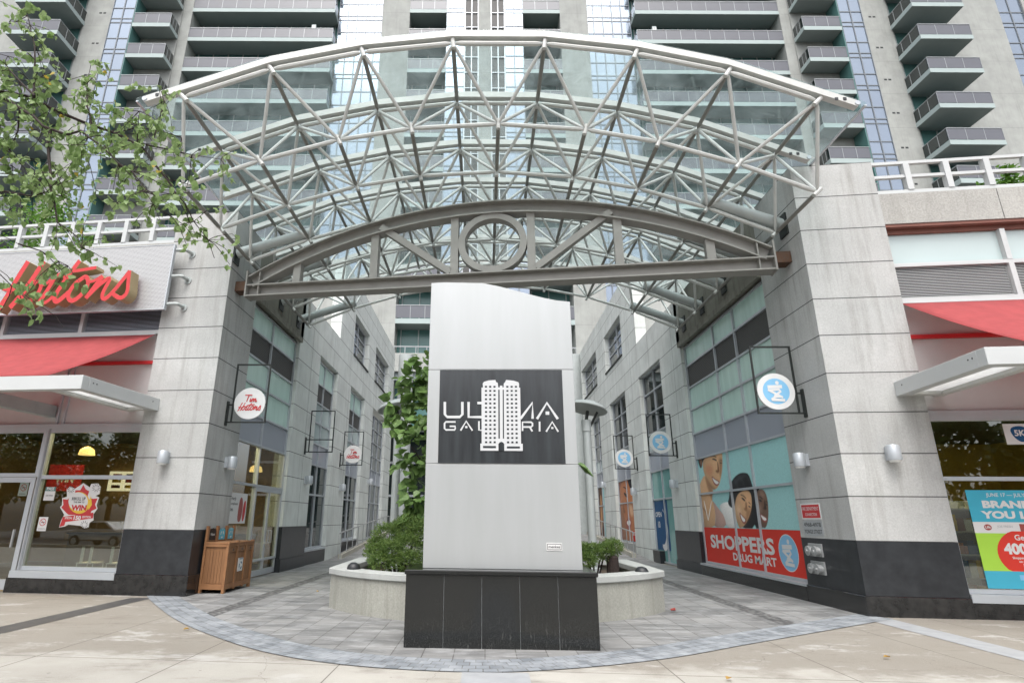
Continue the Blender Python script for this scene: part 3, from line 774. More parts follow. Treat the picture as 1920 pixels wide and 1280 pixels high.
for sg in (1, -1):
    for a, b, off in ((3.9, 7.68, -1.95), (15.4, 30.05, -1.95), (39.6, 44.25, 1.3)):
        mb = MB(); fr = MB()
        fbs(mb, sg, a, b, off, off+.05, zt0, zt1)
        k = a+.35
        while k < b-.3:
            fbs(fr, sg, k-.05, k+.05, off+.05, off+.12, 13.4, zt1); k += 1.55
        mb.build('balcony_glazing', 'tower_teal', TOWER); fr.build('balcony_frame', 'slab_paint', TOWER)
    mb = MB(); fbs(mb, sg, 34.7, 34.78, .15, 1.72, zt0, zt1); mb.build('return_panel', 'tower_teal', TOWER)
    mb = MB(); fbs(mb, sg, .64, 2.03, -.25, -.12, 14.9, zt1); lv = mb.build('louver_strip', 'mesh_louver', TOWER)
    mb = MB()
    for s in (.66, 1.33, 2.0): fbs(mb, sg, s-.05, s+.05, -.115, -.02, 14.9, zt1)
    for k in range(NF*2): fbs(mb, sg, .62, 2.05, -.11, -.03, H0+FH*.5*k, H0+FH*.5*k+.08)
    mb.build('louver_frame', 'frame_metal', lv)
    mb = MB()
    for k in range(NF):  # vent pairs on the blank piers
        for q in (37.55, 37.95): fbs(mb, sg, q, q+.26, 1.7, 1.757, H0+FH*k+1.5, H0+FH*k+1.68)
    mb.build('vent', 'black_plastic', TOWER)

# window bays: one per storey and column, then copied upward
def tower_window(sg, a, b, off, nx, z, zs):
    mb = MB(); F = TW
    def fb(m, s0, s1, o0, o1, z0, z1): fbs(m, sg, s0, s1, o0, o1, z0, z1)
    for i in range(nx+1):
        s = a+(b-a)*i/nx; fb(mb, max(a, s-.05), min(b, s+.05), off-.05, off+.05, z, z+FH)
    for q in zs: fb(mb, a, b, off-.05, off+.035, z+q-.05, z+q+.05)
    w = mb.build('tower_window', 'tower_frame', TOWER)
    g = MB(); fb(g, a+.02, b-.02, off-.04, off-.01, z+.0, z+FH); g.build('pane', 'tower_window', w)
    return w
def balcony(sg, a, b, off, back_, z, open_left, open_right):
    fb = lambda m, s0, s1, o0, o1, z0, z1, mi=0: fbs(m, sg, s0, s1, o0, o1, z0, z1, mi)
    mb = MB(); fb(mb, a, b, back_, off-.03, z, z+.40); fb(mb, a-.0, b+.0, off-.028, off, z-.03, z+.42, 1)
    if open_left: fb(mb, a-.03, a-.002, back_, off, z-.03, z+.42, 1)
    if open_right: fb(mb, b+.002, b+.03, back_, off, z-.03, z+.42, 1)
    bal = mb.build('balcony', ['soffit_shade', 'slab_paint'], TOWER)
    r = MB(); zt = z+1.68
    fb(r, a, b, off-.10, off-.02, zt-.06, zt)
    n = max(2, round((b-a)/1.45))
    for i in range(n+1):
        s = a+(b-a)*i/n; fb(r, max(a, s-.02), min(b, s+.02), off-.085, off-.035, z+.42, zt-.06)
    fb(r, a+.03, b-.03, off-.07, off-.05, z+.5, zt-.09, 1)
    for e, s in ((open_left, a), (open_right, b)):
        if not e: continue
        q = s if s == a else s-.06
        fb(r, q, q+.06, back_, off-.1, zt-.06, zt)
        for t in (.33, .66): o_ = back_+(off-back_)*t; fb(r, q, q+.06, o_-.03, o_+.03, z+.42, zt-.06)
        fb(r, q+.02, q+.04, back_, off-.1, z+.5, zt-.09, 2)
    r.build('railing', ['rail_metal', 'rail_panel', 'dark_glass'], bal)
    return bal
def up(o, k):
    c = copy_tree(o, TOWER); c.location = o.location+Vector((0, 0, FH*k)); return c
for sg in (1, -1):
    protos = [(tower_window(sg, 10.5, 15.35, -1.5, 5, H0, (.5, 1.0, 2.6)), -1), (tower_window(sg, 34.78, 36.98, 1.7, 2, H0, (.45, .95, 2.25)), -2),
              (tower_window(sg, 2.05, 3.9, -.1, 2, H0, (.1, .6, 2.1)), -1), (tower_window(sg, 50.3, 52.8, 1.7, 2, H0, (.45, .95, 2.25)), 2)]
    for p, k0 in protos:
        for k in range(k0, 11):
            if k: up(p, k)
        if k0 > 0: p.location.z += FH
    pb = [(balcony(sg, 3.9, 7.68, .0, -1.9, H0, 0, 0), 0, 11), (balcony(sg, 15.4, 30.05, .0, -1.9, H0, sg > 0 or 1, 0), -1, 11),
          (balcony(sg, 31.02, 34.72, 1.75, .15, H0, 1, 0), -2, 11), (balcony(sg, 39.45, 44.2, 4.5, 1.3, H0, 1, 0), -2, 11)]
    for p, k0, k1 in pb:
        for k in range(k0, k1):
            if k: up(p, k)
for s, k, lab in ((-17.5, 8, 'tall white cabinet on a wide left tower balcony, above the railing, upper one'), (-18.3, 7, 'tall white cabinet on a wide left tower balcony, just above the canopy edge'), (17.3, 8, 'tall white cabinet on a wide right tower balcony near the top edge')):
    z = H0+FH*k+.402; c = thing('balcony_cabinet', lab, 'cabinet', TW(s, -.5, z), 'cabinets on tower balconies')
    MB().fb(TW, s-.22, s+.22, -.7, -.3, z, z+2.0).build('body', 'slab_paint', c); MB().fb(TW, s-.19, s-.01, -.3, -.285, z+.1, z+1.9).fb(TW, s+.01, s+.19, -.3, -.285, z+.1, z+1.9).build('doors', 'white_metal', c)
# lower terrace rail over the passage
for sg in (1, -1):
    mb = MB(); fbs(mb, sg, 3.9, 7.68, -.1, -.03, 15.42, 15.5)
    for i in range(5): s = 3.95+i*.92; fbs(mb, sg, s, s+.06, -.09, -.04, 14.87, 15.42)
    mb.build('terrace_rail', 'rail_metal', TOWER)
# base of the tower closing the passage
mb = MB().fb(TW, -9.5, 9.5, -9, -8.6, -.5, 13.2); mb.build('lobby_wall', 'dark_glass', TOWER)
mb = MB().fb(TW, -9, 9, -8.6, -.3, 12.6, 13.28); mb.build('passage_ceiling', 'soffit_shade', TOWER)
for x in (-5.9, 6.6):
    MB().lathe((x, 41.5, .4), [(.55, 0), (.55, 12.9)], 24).build('round_column', 'support_paint', TOWER, smooth=True)
mb = MB()
for s in (-4, -1.5, 1.5, 4): mb.fb(TW, s-.1, s+.1, -8.6, -8.4, .5, 12.6)
for z in (3.5, 6.5, 9.5): mb.fb(TW, -9, 9, -8.6, -8.42, z, z+.2)
mb.build('lobby_frame', 'frame_metal', TOWER)

# ---------------------------------------------------------------- glazed space-frame canopy
CA = R_(1.909); CS = 1.77
IX, IZ = [0, 1.85, 3.376, 4.986, 6.5], [9.648, 9.521, 9.224, 8.702, 8.057]
OX, OZ = [.936, 2.777, 4.597, 6.27], [10.907, 10.671, 10.23, 9.543]
def CP(lx, row, z): return Vector((.288+lx*math.cos(CA), 9.492+lx*math.sin(CA)+row*CS, z))
def inn(k, row): return CP(math.copysign(IX[abs(k)], k) if k else 0, row+.5, IZ[abs(k)])
def outn(k, row): i = int(abs(k)); return CP(math.copysign(OX[i], k), row, OZ[i])
OK_ = [-3.5, -2.5, -1.5, -.5, .5, 1.5, 2.5, 3.5]; IK = list(range(-4, 5)); NR = 7
CANOPY = thing('glass_canopy', 'arched glass canopy on a white tubular space frame spanning the passage', 'canopy', (0.288, 15, 7.2))
CANOPY.location.z = 8
def taper_tube(mb, a, b, r, e=.10):
    a, b = Vector(a), Vector(b); t = (b-a).normalized()
    mb.tube([a+t*.05, a+t*(.05+e), b-t*(.05+e), b-t*.05], [r*.55, r, r, r*.55], 8)
def node(mb, p, up, l=.12, r=.046): mb.tube([p-up*l, p+up*l], r, 8)
for j in range(NR):
    mb = MB()
    for a, b in zip(OK_, OK_[1:]): taper_tube(mb, outn(a, j), outn(b, j), .05)
    oc = mb.build('outer_chord', 'canopy_paint', CANOPY, smooth=True)
    for a in OK_:
        mb = MB(); node(mb, outn(a, j), (outn(a, j)-CP(0, j, 3)).normalized()); mb.build('node', 'canopy_paint', oc, smooth=True)
    # glazing beam above the chord, running past the last node
    pts = [outn(a, j) for a in OK_]
    e0 = pts[0]+(pts[0]-pts[1]).normalized()*.78; e1 = pts[-1]+(pts[-1]-pts[-2]).normalized()*.78
    pts = [e0]+pts[1:-1]+[e1]
    mb = MB()
    prof = []
    for i, p in enumerate(pts):
        n = (p-CP((p.x-.288), j, 2.0)); n = Vector((n.x, 0, n.z)).normalized()
        prof.append([p+n*.125+Vector((0, -.07, 0)), p+n*.125+Vector((0, .07, 0)), p+n*.27+Vector((0, .07, 0)), p+n*.27+Vector((0, -.07, 0))])
    for c0, c1 in zip(prof, prof[1:]): mb.hexa([*c0, *c1])
    mb2 = mb.build('glazing_beam', 'canopy_paint', CANOPY)
    mb = MB()
    for q, sgn in ((prof[0], -1), (prof[-1], 1)):
        c = sum(q, Vector())/4; c2 = c-(prof[1 if sgn < 0 else -2][0]-q[0]).normalized()*-.25
        MB().tube([c+Vector((0, -.09, 0)), c+Vector((0, .09, 0))], .05, 8).build('end_bracket', 'frame_metal', mb2)
        if j < 2:
            for t in (.0, .16): MB().box(c2.x-.03+t*-sgn, c2.x+.03+t*-sgn, c2.y-.085, c2.y-.07, c2.z-.03, c2.z+.03).build('bolt', 'black_plastic', mb2)
for j in range(NR-1):
    mb = MB()
    for a, b in zip(IK, IK[1:]): taper_tube(mb, inn(a, j), inn(b, j), .047)
    ic = mb.build('inner_chord', 'canopy_paint', CANOPY, smooth=True)
    for a in IK:
        mb = MB(); node(mb, inn(a, j), (inn(a, j)-CP(0, j+.5, 2)).normalized()); mb.build('node', 'canopy_paint', ic, smooth=True)
    for r in (j, j+1):
        mb = MB()
        for a in IK:
            for b in (a-.5, a+.5):
                if abs(b) <= 3.5: taper_tube(mb, inn(a, j), outn(b, r), .037)
        mb.build('web_braces', 'canopy_paint', CANOPY, smooth=True)
for a in OK_:
    mb = MB()
    for j in range(NR-1): taper_tube(mb, outn(a, j), outn(a, j+1), .045)
    mb.build('outer_purlin', 'purlin_dark', CANOPY, smooth=True)
for a in IK:
    mb = MB()
    for j in range(NR-2): taper_tube(mb, inn(a, j), inn(a, j+1), .045)
    mb.build('inner_purlin', 'purlin_dark', CANOPY, smooth=True)
for j in range(NR-1):   # glass sheets lie on the beams
    for i in range(len(OK_)+1):
        def gp(i, r):
            pts = [outn(a, r) for a in OK_]
            if i == 0: p = pts[0]+(pts[0]-pts[1]).normalized()*.78
            elif i == len(OK_)-1+1: p = pts[-1]+(pts[-1]-pts[-2]).normalized()*.78
            else: p = pts[i] if False else pts[min(i, len(pts)-1)]
            return p
        ks = [None]+OK_+[None]
    pr = []
    for r in (j, j+1):
        pts = [outn(a, r) for a in OK_]
        pts = [pts[0]+(pts[0]-pts[1]).normalized()*.78]+pts[1:-1]+[pts[-1]+(pts[-1]-pts[-2]).normalized()*.78]
        q = []
        for p in pts:
            n = Vector((p.x-.288, 0, p.z-2.0)).normalized(); q.append(p+n*.285)
        pr.append(q)
    for i in range(7):
        a, b, c, d = pr[0][i], pr[0][i+1], pr[1][i+1], pr[1][i]
        k = .008
        n = (b-a).cross(d-a).normalized(); n = n if n.z > 0 else -n
        s_ = (b-a).normalized()*.012; t_ = Vector((0, .02, 0)); t0 = -Vector((0, .06, 0)) if j == 0 else t_
        P = [a+s_+t0, b-s_+t0, c-s_-t_, d+s_-t_]
        MB().hexa(P+[p+n*.012 for p in P]).build('glass_pane', 'canopy_glass', CANOPY)
    for i in (0, 7):
        MB().bar(pr[0][i], pr[1][i], .05, .03).build('edge_bar', 'frame_metal', CANOPY)
for k in (-4, 4):   # support tubes to the walls
    for j in range(6):
        if k < 0 and j < 2 or k > 0 and j < 1: continue
        a = inn(3 if k > 0 else -3, j)+Vector((0, 0, .2)); sx = 1 if k > 0 else -1
        wx = XR if k > 0 else XL
        e = inn(k, j); b = Vector((wx-sx*.03, e.y+(wx-e.x)*math.sin(CA), 8.27))
        t = MB().tube([a-(b-a).normalized()*.1, b], .135, 14).build('support_tube', 'support_paint', CANOPY, smooth=True)
        MB().box(min(wx, wx-sx*.04), max(wx, wx-sx*.04), b.y-.17, b.y+.17, b.z-.3, b.z+.24).build('wall_plate', 'black_steel', t)

# ---------------------------------------------------------------- arched girder in front
AC = Vector((.2, 13.24, 0)); AA = R_(-6.793)
ad = Vector((math.cos(AA), math.sin(AA), 0)); an = Vector((math.sin(AA), -math.cos(AA), 0))
AF = Frame(AC, ad, an, ad)
GIRDER = thing('arched_girder', 'grey steel arched girder with a ring at its centre, between the two pillars', 'girder', (AC.x, AC.y, 7.1))
def ibeam(pts, h, bw, tf=.035, tw=.03):
    """I section swept along local (s,z) points, h deep"""
    mb = MB()
    nn = []
    for i, (s, z) in enumerate(pts):
        a = pts[max(i-1, 0)]; b = pts[min(i+1, len(pts)-1)]; t = Vector((b[0]-a[0], b[1]-a[1])).normalized(); nn.append(Vector((-t.y, t.x)))
    def sect(i, o0, o1, h0, h1):
        (s, z), n = pts[i], nn[i]
        return [AF(s+n.x*h_, o_, z+n.y*h_) for o_, h_ in ((o0, h0), (o1, h0), (o1, h1), (o0, h1))]
    for o0, o1, h0, h1 in ((-bw/2, bw/2, -tf, 0), (-bw/2, bw/2, -h, -h+tf), (-tw/2, tw/2, -h+tf, -tf)):
        for i in range(len(pts)-1): mb.hexa(sect(i, o0, o1, h0, h1)+sect(i+1, o0, o1, h0, h1))
    return mb
def topz(s): 
    # circular arc through (0,9.43), (6.45,7.72)
    R = (6.45**2+1.71**2)/(2*1.71); return 9.43-R+math.sqrt(R*R-s*s)
ibeam([(-6.5+13*i/28, topz(-6.5+13*i/28)) for i in range(29)], .36, .34).build('top_chord', 'truss_paint', GIRDER)
ibeam([(-6.5, 7.45), (6.5, 7.45)], .33, .36).build('bottom_chord', 'truss_paint', GIRDER)
for s in (-5.17, -3.08, -.97, .97, 3.08, 5.17):
    MB().fb(AF, s-.1, s+.1, -.1, .1, 7.452, topz(s)-.355).build('post', 'truss_paint', GIRDER)
for sg in (-1, 1):
    MB().bar(AF(sg*2.95, 0, 8.93), AF(sg*1.07, 0, 7.53), .17, .2, up=an).build('diagonal', 'truss_paint', GIRDER)
    mb = MB().fb(AF, min(sg*6.5, sg*6.54), max(sg*6.5, sg*6.54), -.19, .19, 7.1, 7.84)
    for q in (6.18,): mb.fb(AF, sg*q-.012, sg*q+.012, -.16, .16, 7.13, 7.41).fb(AF, sg*q-.012, sg*q+.012, -.15, .15, 7.5, topz(q)-.04)
    mb.build('end_plate', 'truss_paint', GIRDER)
    MB().fb(AF, min(sg*6.545, sg*6.86), max(sg*6.545, sg*6.86), -.17, .17, 7.28, 7.55).build('rusty_bracket', 'rust', GIRDER)
mb = MB(); n = 48; k = 0
for i in range(n):
    a = 2*math.pi*i/n
    for r, o_ in ((.87, -.13), (.87, .13), (.70, .13), (.70, -.13)): mb.v.append(tuple(AF(r*math.cos(a), o_, 8.265+r*math.sin(a)*.94)))
for i in range(n):
    for q in range(4): mb.f.append((i*4+q, i*4+(q+1) % 4, ((i+1) % n)*4+(q+1) % 4, ((i+1) % n)*4+q)); mb.m.append(0)
mb.build('ring', 'truss_paint', GIRDER, smooth=True)
# ---------------------------------------------------------------- monument sign
MA = R_(-.6)
md = Vector((math.cos(MA), math.sin(MA), 0)); mn = Vector((math.sin(MA), -math.cos(MA), 0))
MF = Frame((.215, 8.55, 0), md, mn, md)
MON = thing('monument_sign', 'freestanding white metal sign slab with a black emblem panel on a black granite plinth', 'sign', (.215, 9.0, gz(.2)))
zb = gz(.2)
def fb_(name, mat, par, *a, **k): return MB().fb(MF, *a).build(name, mat, par, **k)
core = fb_('plinth', 'ink_grey', MON, -1.285, 1.285, -1.1, -.012, zb-.02, .86)
cut = [-1.3+2.6*i/5 for i in range(6)]
for i in range(5):
    MB().fb(MF, cut[i]+.004, cut[i+1]-.004, -.011, .012, zb-.01, .858).build('granite_panel', 'polished_granite', core)
for s0, s1 in ((-1.31, -1.287), (1.287, 1.31)): MB().fb(MF, s0, s1, -1.1, .0, zb-.01, .858).build('granite_panel', 'polished_granite', core)
MB().fb(MF, -1.33, 1.33, -1.14, .04, .862, .925).build('plinth_cap', 'polished_granite', core, bevel=.012)
# slab with curved top
top = [(-1.105, 5.335), (-.9, 5.345), (-.6, 5.338), (-.25, 5.325), (0, 5.27), (.25, 5.20), (.5, 5.125), (.75, 5.055), (.95, 5.01), (1.165, 4.985)]
def slab(z0, z1=None, o0=-.95, o1=-.25):
    if z1: return MB().fb(MF, -1.11, 1.165, o0, o1, z0, z1)
    P = [MF(-1.11, o0, z0), MF(1.165, o0, z0)]+[MF(s, o0, z) for s, z in reversed(top)]
    return MB().prism(P, mn*(o1-o0))
sl = slab(3.855).build('slab', 'slab_steel', MON, bevel=.006)
slab(2.40, 3.85).build('slab_panel', 'slab_steel', sl, bevel=.004); slab(.927, 2.395).build('slab_panel', 'slab_steel', sl, bevel=.004)
PX0, PX1, PZ0, PZ1 = -.925, .985, 2.405, 3.845
em = MB().fb(MF, PX0, PX1, -.25, -.243, PZ0, PZ1).build('emblem_panel', 'emblem_black', MON)
def EP(x, y, d=0):   # emblem drawing coordinates -> panel
    v = (y-85)/1135; xl = 155-27*v; xr = 1607+38*v
    return MF(PX0+(PX1-PX0)*(x-xl)/(xr-xl), -.2425+d, PZ1-(PZ1-PZ0)*v)
mb = MB()
def st(pts, w=30, sm=0): ribbon(mb, pts, w, lambda x, y, d: EP(x, y, d), .006, smooth=sm)
st([(212, 487), (212, 640), (240, 672), (390, 672), (422, 640), (422, 487)]); st([(497, 487), (497, 672), (655, 672)]); st([(602, 500), (660, 500)])
st([(1115, 690), (1258, 495), (1258, 690)]); st([(1310, 693), (1428, 497), (1556, 693)]); 
st([(340, 732), (225, 732), (208, 750), (208, 812), (225, 828), (330, 828), (336, 812), (336, 785), (270, 785)], 20)
st([(400, 836), (468, 722), (542, 836)], 20); st([(620, 722), (620, 830), (655, 830)], 20)
st([(1138, 838), (1138, 732), (1240, 732), (1256, 745), (1256, 775), (1240, 790), (1138, 790)], 20); st([(1225, 792), (1254, 842)], 20)
st([(1340, 725), (1340, 842)], 20); st([(1418, 845), (1490, 728), (1560, 845)], 20)
def rect(x0, y0, x1, y1, d=.006, mi=0):
    c = [EP(x0, y1), EP(x1, y1), EP(x1, y0), EP(x0, y0)]; mb.hexa(c+[p+mn*d for p in c], mi)
rect(1412, 602, 1455, 642); rect(455, 782, 482, 806); rect(1478, 790, 1503, 812)
mb.build('lettering', ['emblem_white', 'emblem_white'], em)
mb = MB()
def shape(pts, d=.008): mb.prism([EP(x, y) for x, y in pts], mn*d)
shape([(652, 992), (652, 308), (670, 308), (666, 258), (682, 236), (740, 218), (818, 213), (824, 238), (846, 250), (852, 306), (870, 306), (872, 285), (900, 285), (902, 306), (916, 306), (918, 258), (934, 240), (946, 213), (1030, 222), (1088, 240), (1100, 258), (1098, 310), (1112, 310), (1120, 992)])
shape([(636, 990), (850, 990), (852, 1074), (636, 1074)]); shape([(921, 990), (1140, 990), (1140, 1074), (921, 1074)])
tw = mb.build('tower_emblem', 'emblem_white', em)
mb = MB()
for c0 in (705, 960):
    for i in range(3):
        for j in range(14):
            x, y = c0+i*51+(j*.5 if c0 > 900 else 0), 297+j*52.0
            rect(x-13, y-10, x+13, y+12, .0105)
rect(852, 336, 868, 930, .0105); rect(904, 336, 918, 930, .0105); rect(668, 1018, 822, 1043, .0105); rect(952, 1022, 1106, 1045, .0105)
mb.prism([EP(x, y) for x, y in [(852, 1074), (852, 1000), (862, 978), (886, 968), (910, 978), (920, 1000), (920, 1074)]], mn*.0105)
mb.build('emblem_windows', 'emblem_black', tw)
pq = MB().fb(MF, .665, .885, -.25, -.243, 1.185, 1.29).build('maker_plaque', 'ink_white', MON)
mb = MB()
for a in ((.675, .682, 1.197, 1.278), (.868, .875, 1.197, 1.278), (.682, .868, 1.197, 1.204), (.682, .868, 1.271, 1.278)): mb.fb(MF, a[0], a[1], -.243, -.241, a[2], a[3])
text_mesh(mb, 'menkes', MF(.775, -.242, 1.218), md, width=.165, align='CENTER', bold=.02, depth=0)
mb.build('lettering', 'ink_black', pq)

# ---------------------------------------------------------------- planter
def arc_pts(r, cx, cy, x0, x1, n=24): return [(cx+(-abs(0)) + (x0+(x1-x0)*i/n-cx), cy-math.sqrt(r*r-(x0+(x1-x0)*i/n-cx)**2)) for i in range(n+1)]
PCX, PCY, PR = .2, 14.23, 3.87
PLN = thing('planter', 'pale concrete planter with a bowed front and thick coping behind the sign', 'planter', (.2, 12.5, gz(.2)))
def ring_wall(off, th, z0, z1):
    """planter outline: bowed front, straight sides, flat back"""
    def outl(d):
        f = arc_pts(PR+d, PCX, PCY, -3.04-d*.8, 3.42+d*.8); return f+[(3.46+d, 15.25+d), (-3.10-d, 15.25+d)]
    a, b = outl(off), outl(off-th); n = len(a); m = MB()
    for pts in (a, b):
        for z in (0, 1): m.v += [(x, y, (z0 if z == 0 else z1)+.006*(x-7)) for x, y in pts]
    for i in range(n):
        j = (i+1) % n
        m.f += [(i, j, n+j, n+i), (2*n+j, 2*n+i, 3*n+i, 3*n+j), (n+i, n+j, 3*n+j, 3*n+i), (j, i, 2*n+i, 2*n+j)]; m.m += [0]*4
    return m, b
m, inner = ring_wall(0, .22, -.02, .60); m.build('wall', 'planter_concrete', PLN)
m, _ = ring_wall(.05, .42, .602, .72); m.build('coping', 'coping_concrete', PLN, bevel=.015)
mb = MB(); mb.poly([(x, y, .50+.006*(x-7)) for x, y in inner]); mb.build('soil', 'soil', PLN)

# ---------------------------------------------------------------- plants
def leaf_faces(mb, p, d, n, L, w, fold=.25):
    """pointed leaf from p along d with face normal n, folded on its midrib"""
    d = d.normalized(); n = (n-d*n.dot(d)); n = n.normalized() if n.length > 1e-4 else d.orthogonal().normalized(); s = d.cross(n)
    up = n*(w*fold)
    k = len(mb.v)
    for q in (p, p+d*L*.18+s*w*.42+up, p+d*L*.5+s*w*.5+up, p+d*L, p+d*L*.5-s*w*.5+up, p+d*L*.18-s*w*.42+up, p+d*L*.5): mb.v.append(tuple(q))
    mb.f += [(k, k+6, k+2, k+1), (k+6, k+3, k+2), (k, k+5, k+4, k+6), (k+6, k+4, k+3)]; mb.m += [0]*4
def rv(s=1): return Vector((random.gauss(0, 1), random.gauss(0, 1), random.gauss(0, 1)))*s
def rdir(): return rv().normalized()
# the street tree whose branches hang in at the upper left
TREE = thing('street_tree', 'birch tree at the street edge hanging leafy branches in at the upper left', 'tree', (-7.3, 4.4, gz(-7.3)))
tb = MB()
tb.tube([(-7.3, 4.4, -.1), (-7.28, 4.4, 1.5), (-7.2, 4.4, 3), (-7.1, 4.4, 4.5), (-7.2, 4.5, 6.3), (-7.1, 4.4, 8.2)], [.17, .15, .13, .11, .07, .03], 10)
tb.build('trunk', 'bark', TREE, smooth=True)
BR = [ # (x,z) at y=4.5, start radius, depth drift
 ([(-7.15, 5.6), (-6.0, 5.75), (-4.75, 5.55), (-4.46, 5.48), (-4.37, 5.45), (-4.17, 5.34), (-3.96, 5.23), (-3.76, 5.15), (-3.5, 5.04), (-3.26, 4.92), (-3.18, 4.86), (-3.01, 4.65)], .042, .5),
 ([(-6.0, 5.75), (-4.74, 5.5), (-4.5, 5.36), (-4.33, 5.25), (-4.21, 5.14), (-4.0, 5.08), (-3.82, 5.06), (-3.6, 4.91), (-3.39, 4.73), (-3.27, 4.64), (-3.1, 4.45)], .026, -.3),
 ([(-7.1, 4.6), (-5.6, 4.55), (-4.47, 4.45), (-4.27, 4.4), (-4.12, 4.36), (-4.02, 4.41), (-3.88, 4.38)], .03, .2),
 ([(-4.37, 5.48), (-4.59, 5.69), (-4.75, 5.86), (-4.95, 6.0)], .012, .2),
 ([(-4.15, 5.14), (-4.14, 4.97), (-4.08, 4.77), (-4.0, 4.48), (-3.85, 4.12), (-3.66, 3.99), (-3.59, 3.86)], .016, -.2),
 ([(-4.38, 5.47), (-4.46, 5.75), (-4.53, 6.1), (-4.62, 6.36), (-4.76, 6.64)], .012, .1),
 ([(-3.76, 5.16), (-3.89, 5.52), (-3.92, 5.76), (-3.88, 5.87)], .009, .3),
 ([(-3.26, 4.92), (-3.28, 5.11), (-3.28, 5.27)], .007, -.1), ([(-3.1, 4.99), (-3.09, 5.23), (-3.08, 5.41), (-3.15, 5.57)], .007, .1),
 ([(-3.17, 4.91), (-2.91, 4.87), (-2.7, 4.79), (-2.45, 4.76)], .008, .2),
 ([(-3.05, 4.7), (-2.91, 4.54), (-2.71, 4.29), (-2.6, 4.12), (-2.45, 3.93), (-2.36, 3.74)], .010, .2),
 ([(-4.14, 3.89), (-3.95, 3.83), (-3.76, 3.73), (-3.65, 3.69)], .007, .1),
 ([(-7.1, 3.9), (-5.4, 3.85), (-4.26, 3.62), (-4.11, 3.49), (-3.88, 3.33), (-3.66, 3.21), (-3.55, 3.12)], .014, .3),
 ([(-6.8, 4.9), (-5.0, 4.75), (-4.6, 4.62), (-4.3, 4.62), (-4.0, 4.5)], .012, .2), ([(-6.6, 4.2), (-5.0, 3.95), (-4.5, 3.8), (-4.2, 3.6), (-4.05, 3.45)], .010, -.2), ([(-6.8, 6.4), (-5.4, 6.2), (-4.8, 6.0), (-4.55, 5.75)], .012, .3),
 ([(-4.0, 5.08), (-3.8, 4.9), (-3.65, 4.7), (-3.55, 4.45)], .007, .2), ([(-3.5, 5.04), (-3.3, 5.12), (-3.05, 5.05), (-2.85, 5.0)], .007, .2),
 ([(-6.2, 4.5), (-4.9, 4.2), (-4.5, 4.05), (-4.14, 3.89)], .012, .1), ([(-5.0, 5.3), (-4.6, 4.95), (-4.35, 4.75), (-4.2, 4.6)], .012, .2),
 ([(-3.6, 4.95), (-3.45, 4.75), (-3.2, 4.55), (-3.0, 4.3), (-2.85, 4.2)], .008, -.2), ([(-4.5, 5.36), (-4.45, 5.1), (-4.5, 4.9), (-4.42, 4.7)], .009, .2)]
bb, lf = MB(), MB()
for bi, (pts, r0, drift) in enumerate(BR):
    P = []
    for i, (x, z) in enumerate(pts):
        t = i/(len(pts)-1); k = 1+ (drift*t)/4.5   # drift along the line of growth in depth
        P.append(Vector((x*k, 4.5*k+random.uniform(-.03, .03), 1.6+(z-1.6)*k)))
    # resample with wobble
    Q = [P[0]]
    for a, b in zip(P, P[1:]):
        m_ = max(1, int((b-a).length/.14))
        for i in range(1, m_+1): Q.append(a.lerp(b, i/m_)+rv(.006))
    bb.tube(Q, [max(.003, r0*(1-.82*i/(len(Q)-1))) for i in range(len(Q))], 6)
    for i, p in enumerate(Q):
        if p.x < -5.1 or (i == 0) or (p.z < 4.05 and random.random() < .5): continue
        for _ in range(random.choice((3, 3, 4, 4)) if bi < 3 else random.choice((2, 3, 3, 4))):
            d = Vector((random.gauss(.15, .7), random.gauss(0, .6), random.gauss(-.1, .7))).normalized()
            L = random.uniform(.12, .42); tw_ = [p]; q = p
            for s in range(4):
                d = (d+Vector((0, 0, -.16))+rv(.16)).normalized(); q = q+d*L/4; tw_.append(q)
            bb.tube(tw_, [.0042, .0036, .003, .0024, .0018], 4, caps=False)
            for s in range(1, 5):
                for _ in range(random.choice((1, 1, 2))+(s == 4)):
                    dd = (Vector((0, 0, -.75))+rv(.55)).normalized(); st_ = tw_[s]+rdir()*.02
                    Lf = random.uniform(.04, .09)
                    leaf_faces(lf, st_, dd, rdir(), Lf, Lf*random.uniform(.65, .9), random.uniform(.0, .55))
bb.build('branches', 'bark', TREE, smooth=True)
lf.build('crown', 'birch_leaf', TREE, normals=False)

def blob_crown(mb, c, rad, n, L, w, seed, clumps=0, droop=.4, shell=.55):
    rnd = random.Random(seed); cl = []
    for _ in range(clumps or 1):
        while 1:
            q = Vector((rnd.uniform(-1, 1), rnd.uniform(-1, 1), rnd.uniform(-1, 1)))
            if q.length < 1: break
        cl.append(q)
    for i in range(n):
        k = cl[rnd.randrange(len(cl))] if clumps else Vector((0, 0, 0))
        q = Vector((rnd.gauss(0, 1), rnd.gauss(0, 1), rnd.gauss(0, 1))).normalized()
        if clumps: q = k*.85+q*rnd.uniform(.1, .34)
        else: q = q*rnd.uniform(shell, 1)
        p = Vector(c)+Vector((q.x*rad[0], q.y*rad[1], q.z*rad[2]))
        d = (q+Vector((rnd.gauss(0, .6), rnd.gauss(0, .6), rnd.gauss(-droop, .5)))).normalized()
        nn = Vector((rnd.gauss(0, .5), rnd.gauss(-.3, .5), 1)).normalized()
        l = L*rnd.uniform(.6, 1.15); leaf_faces(mb, p, d, nn, l, w*l/L, rnd.uniform(0, .25))
T2 = thing('broadleaf_tree', 'bright green large-leaved tree growing in the planter behind the sign slab', 'tree', (-.5, 12.75, .3))
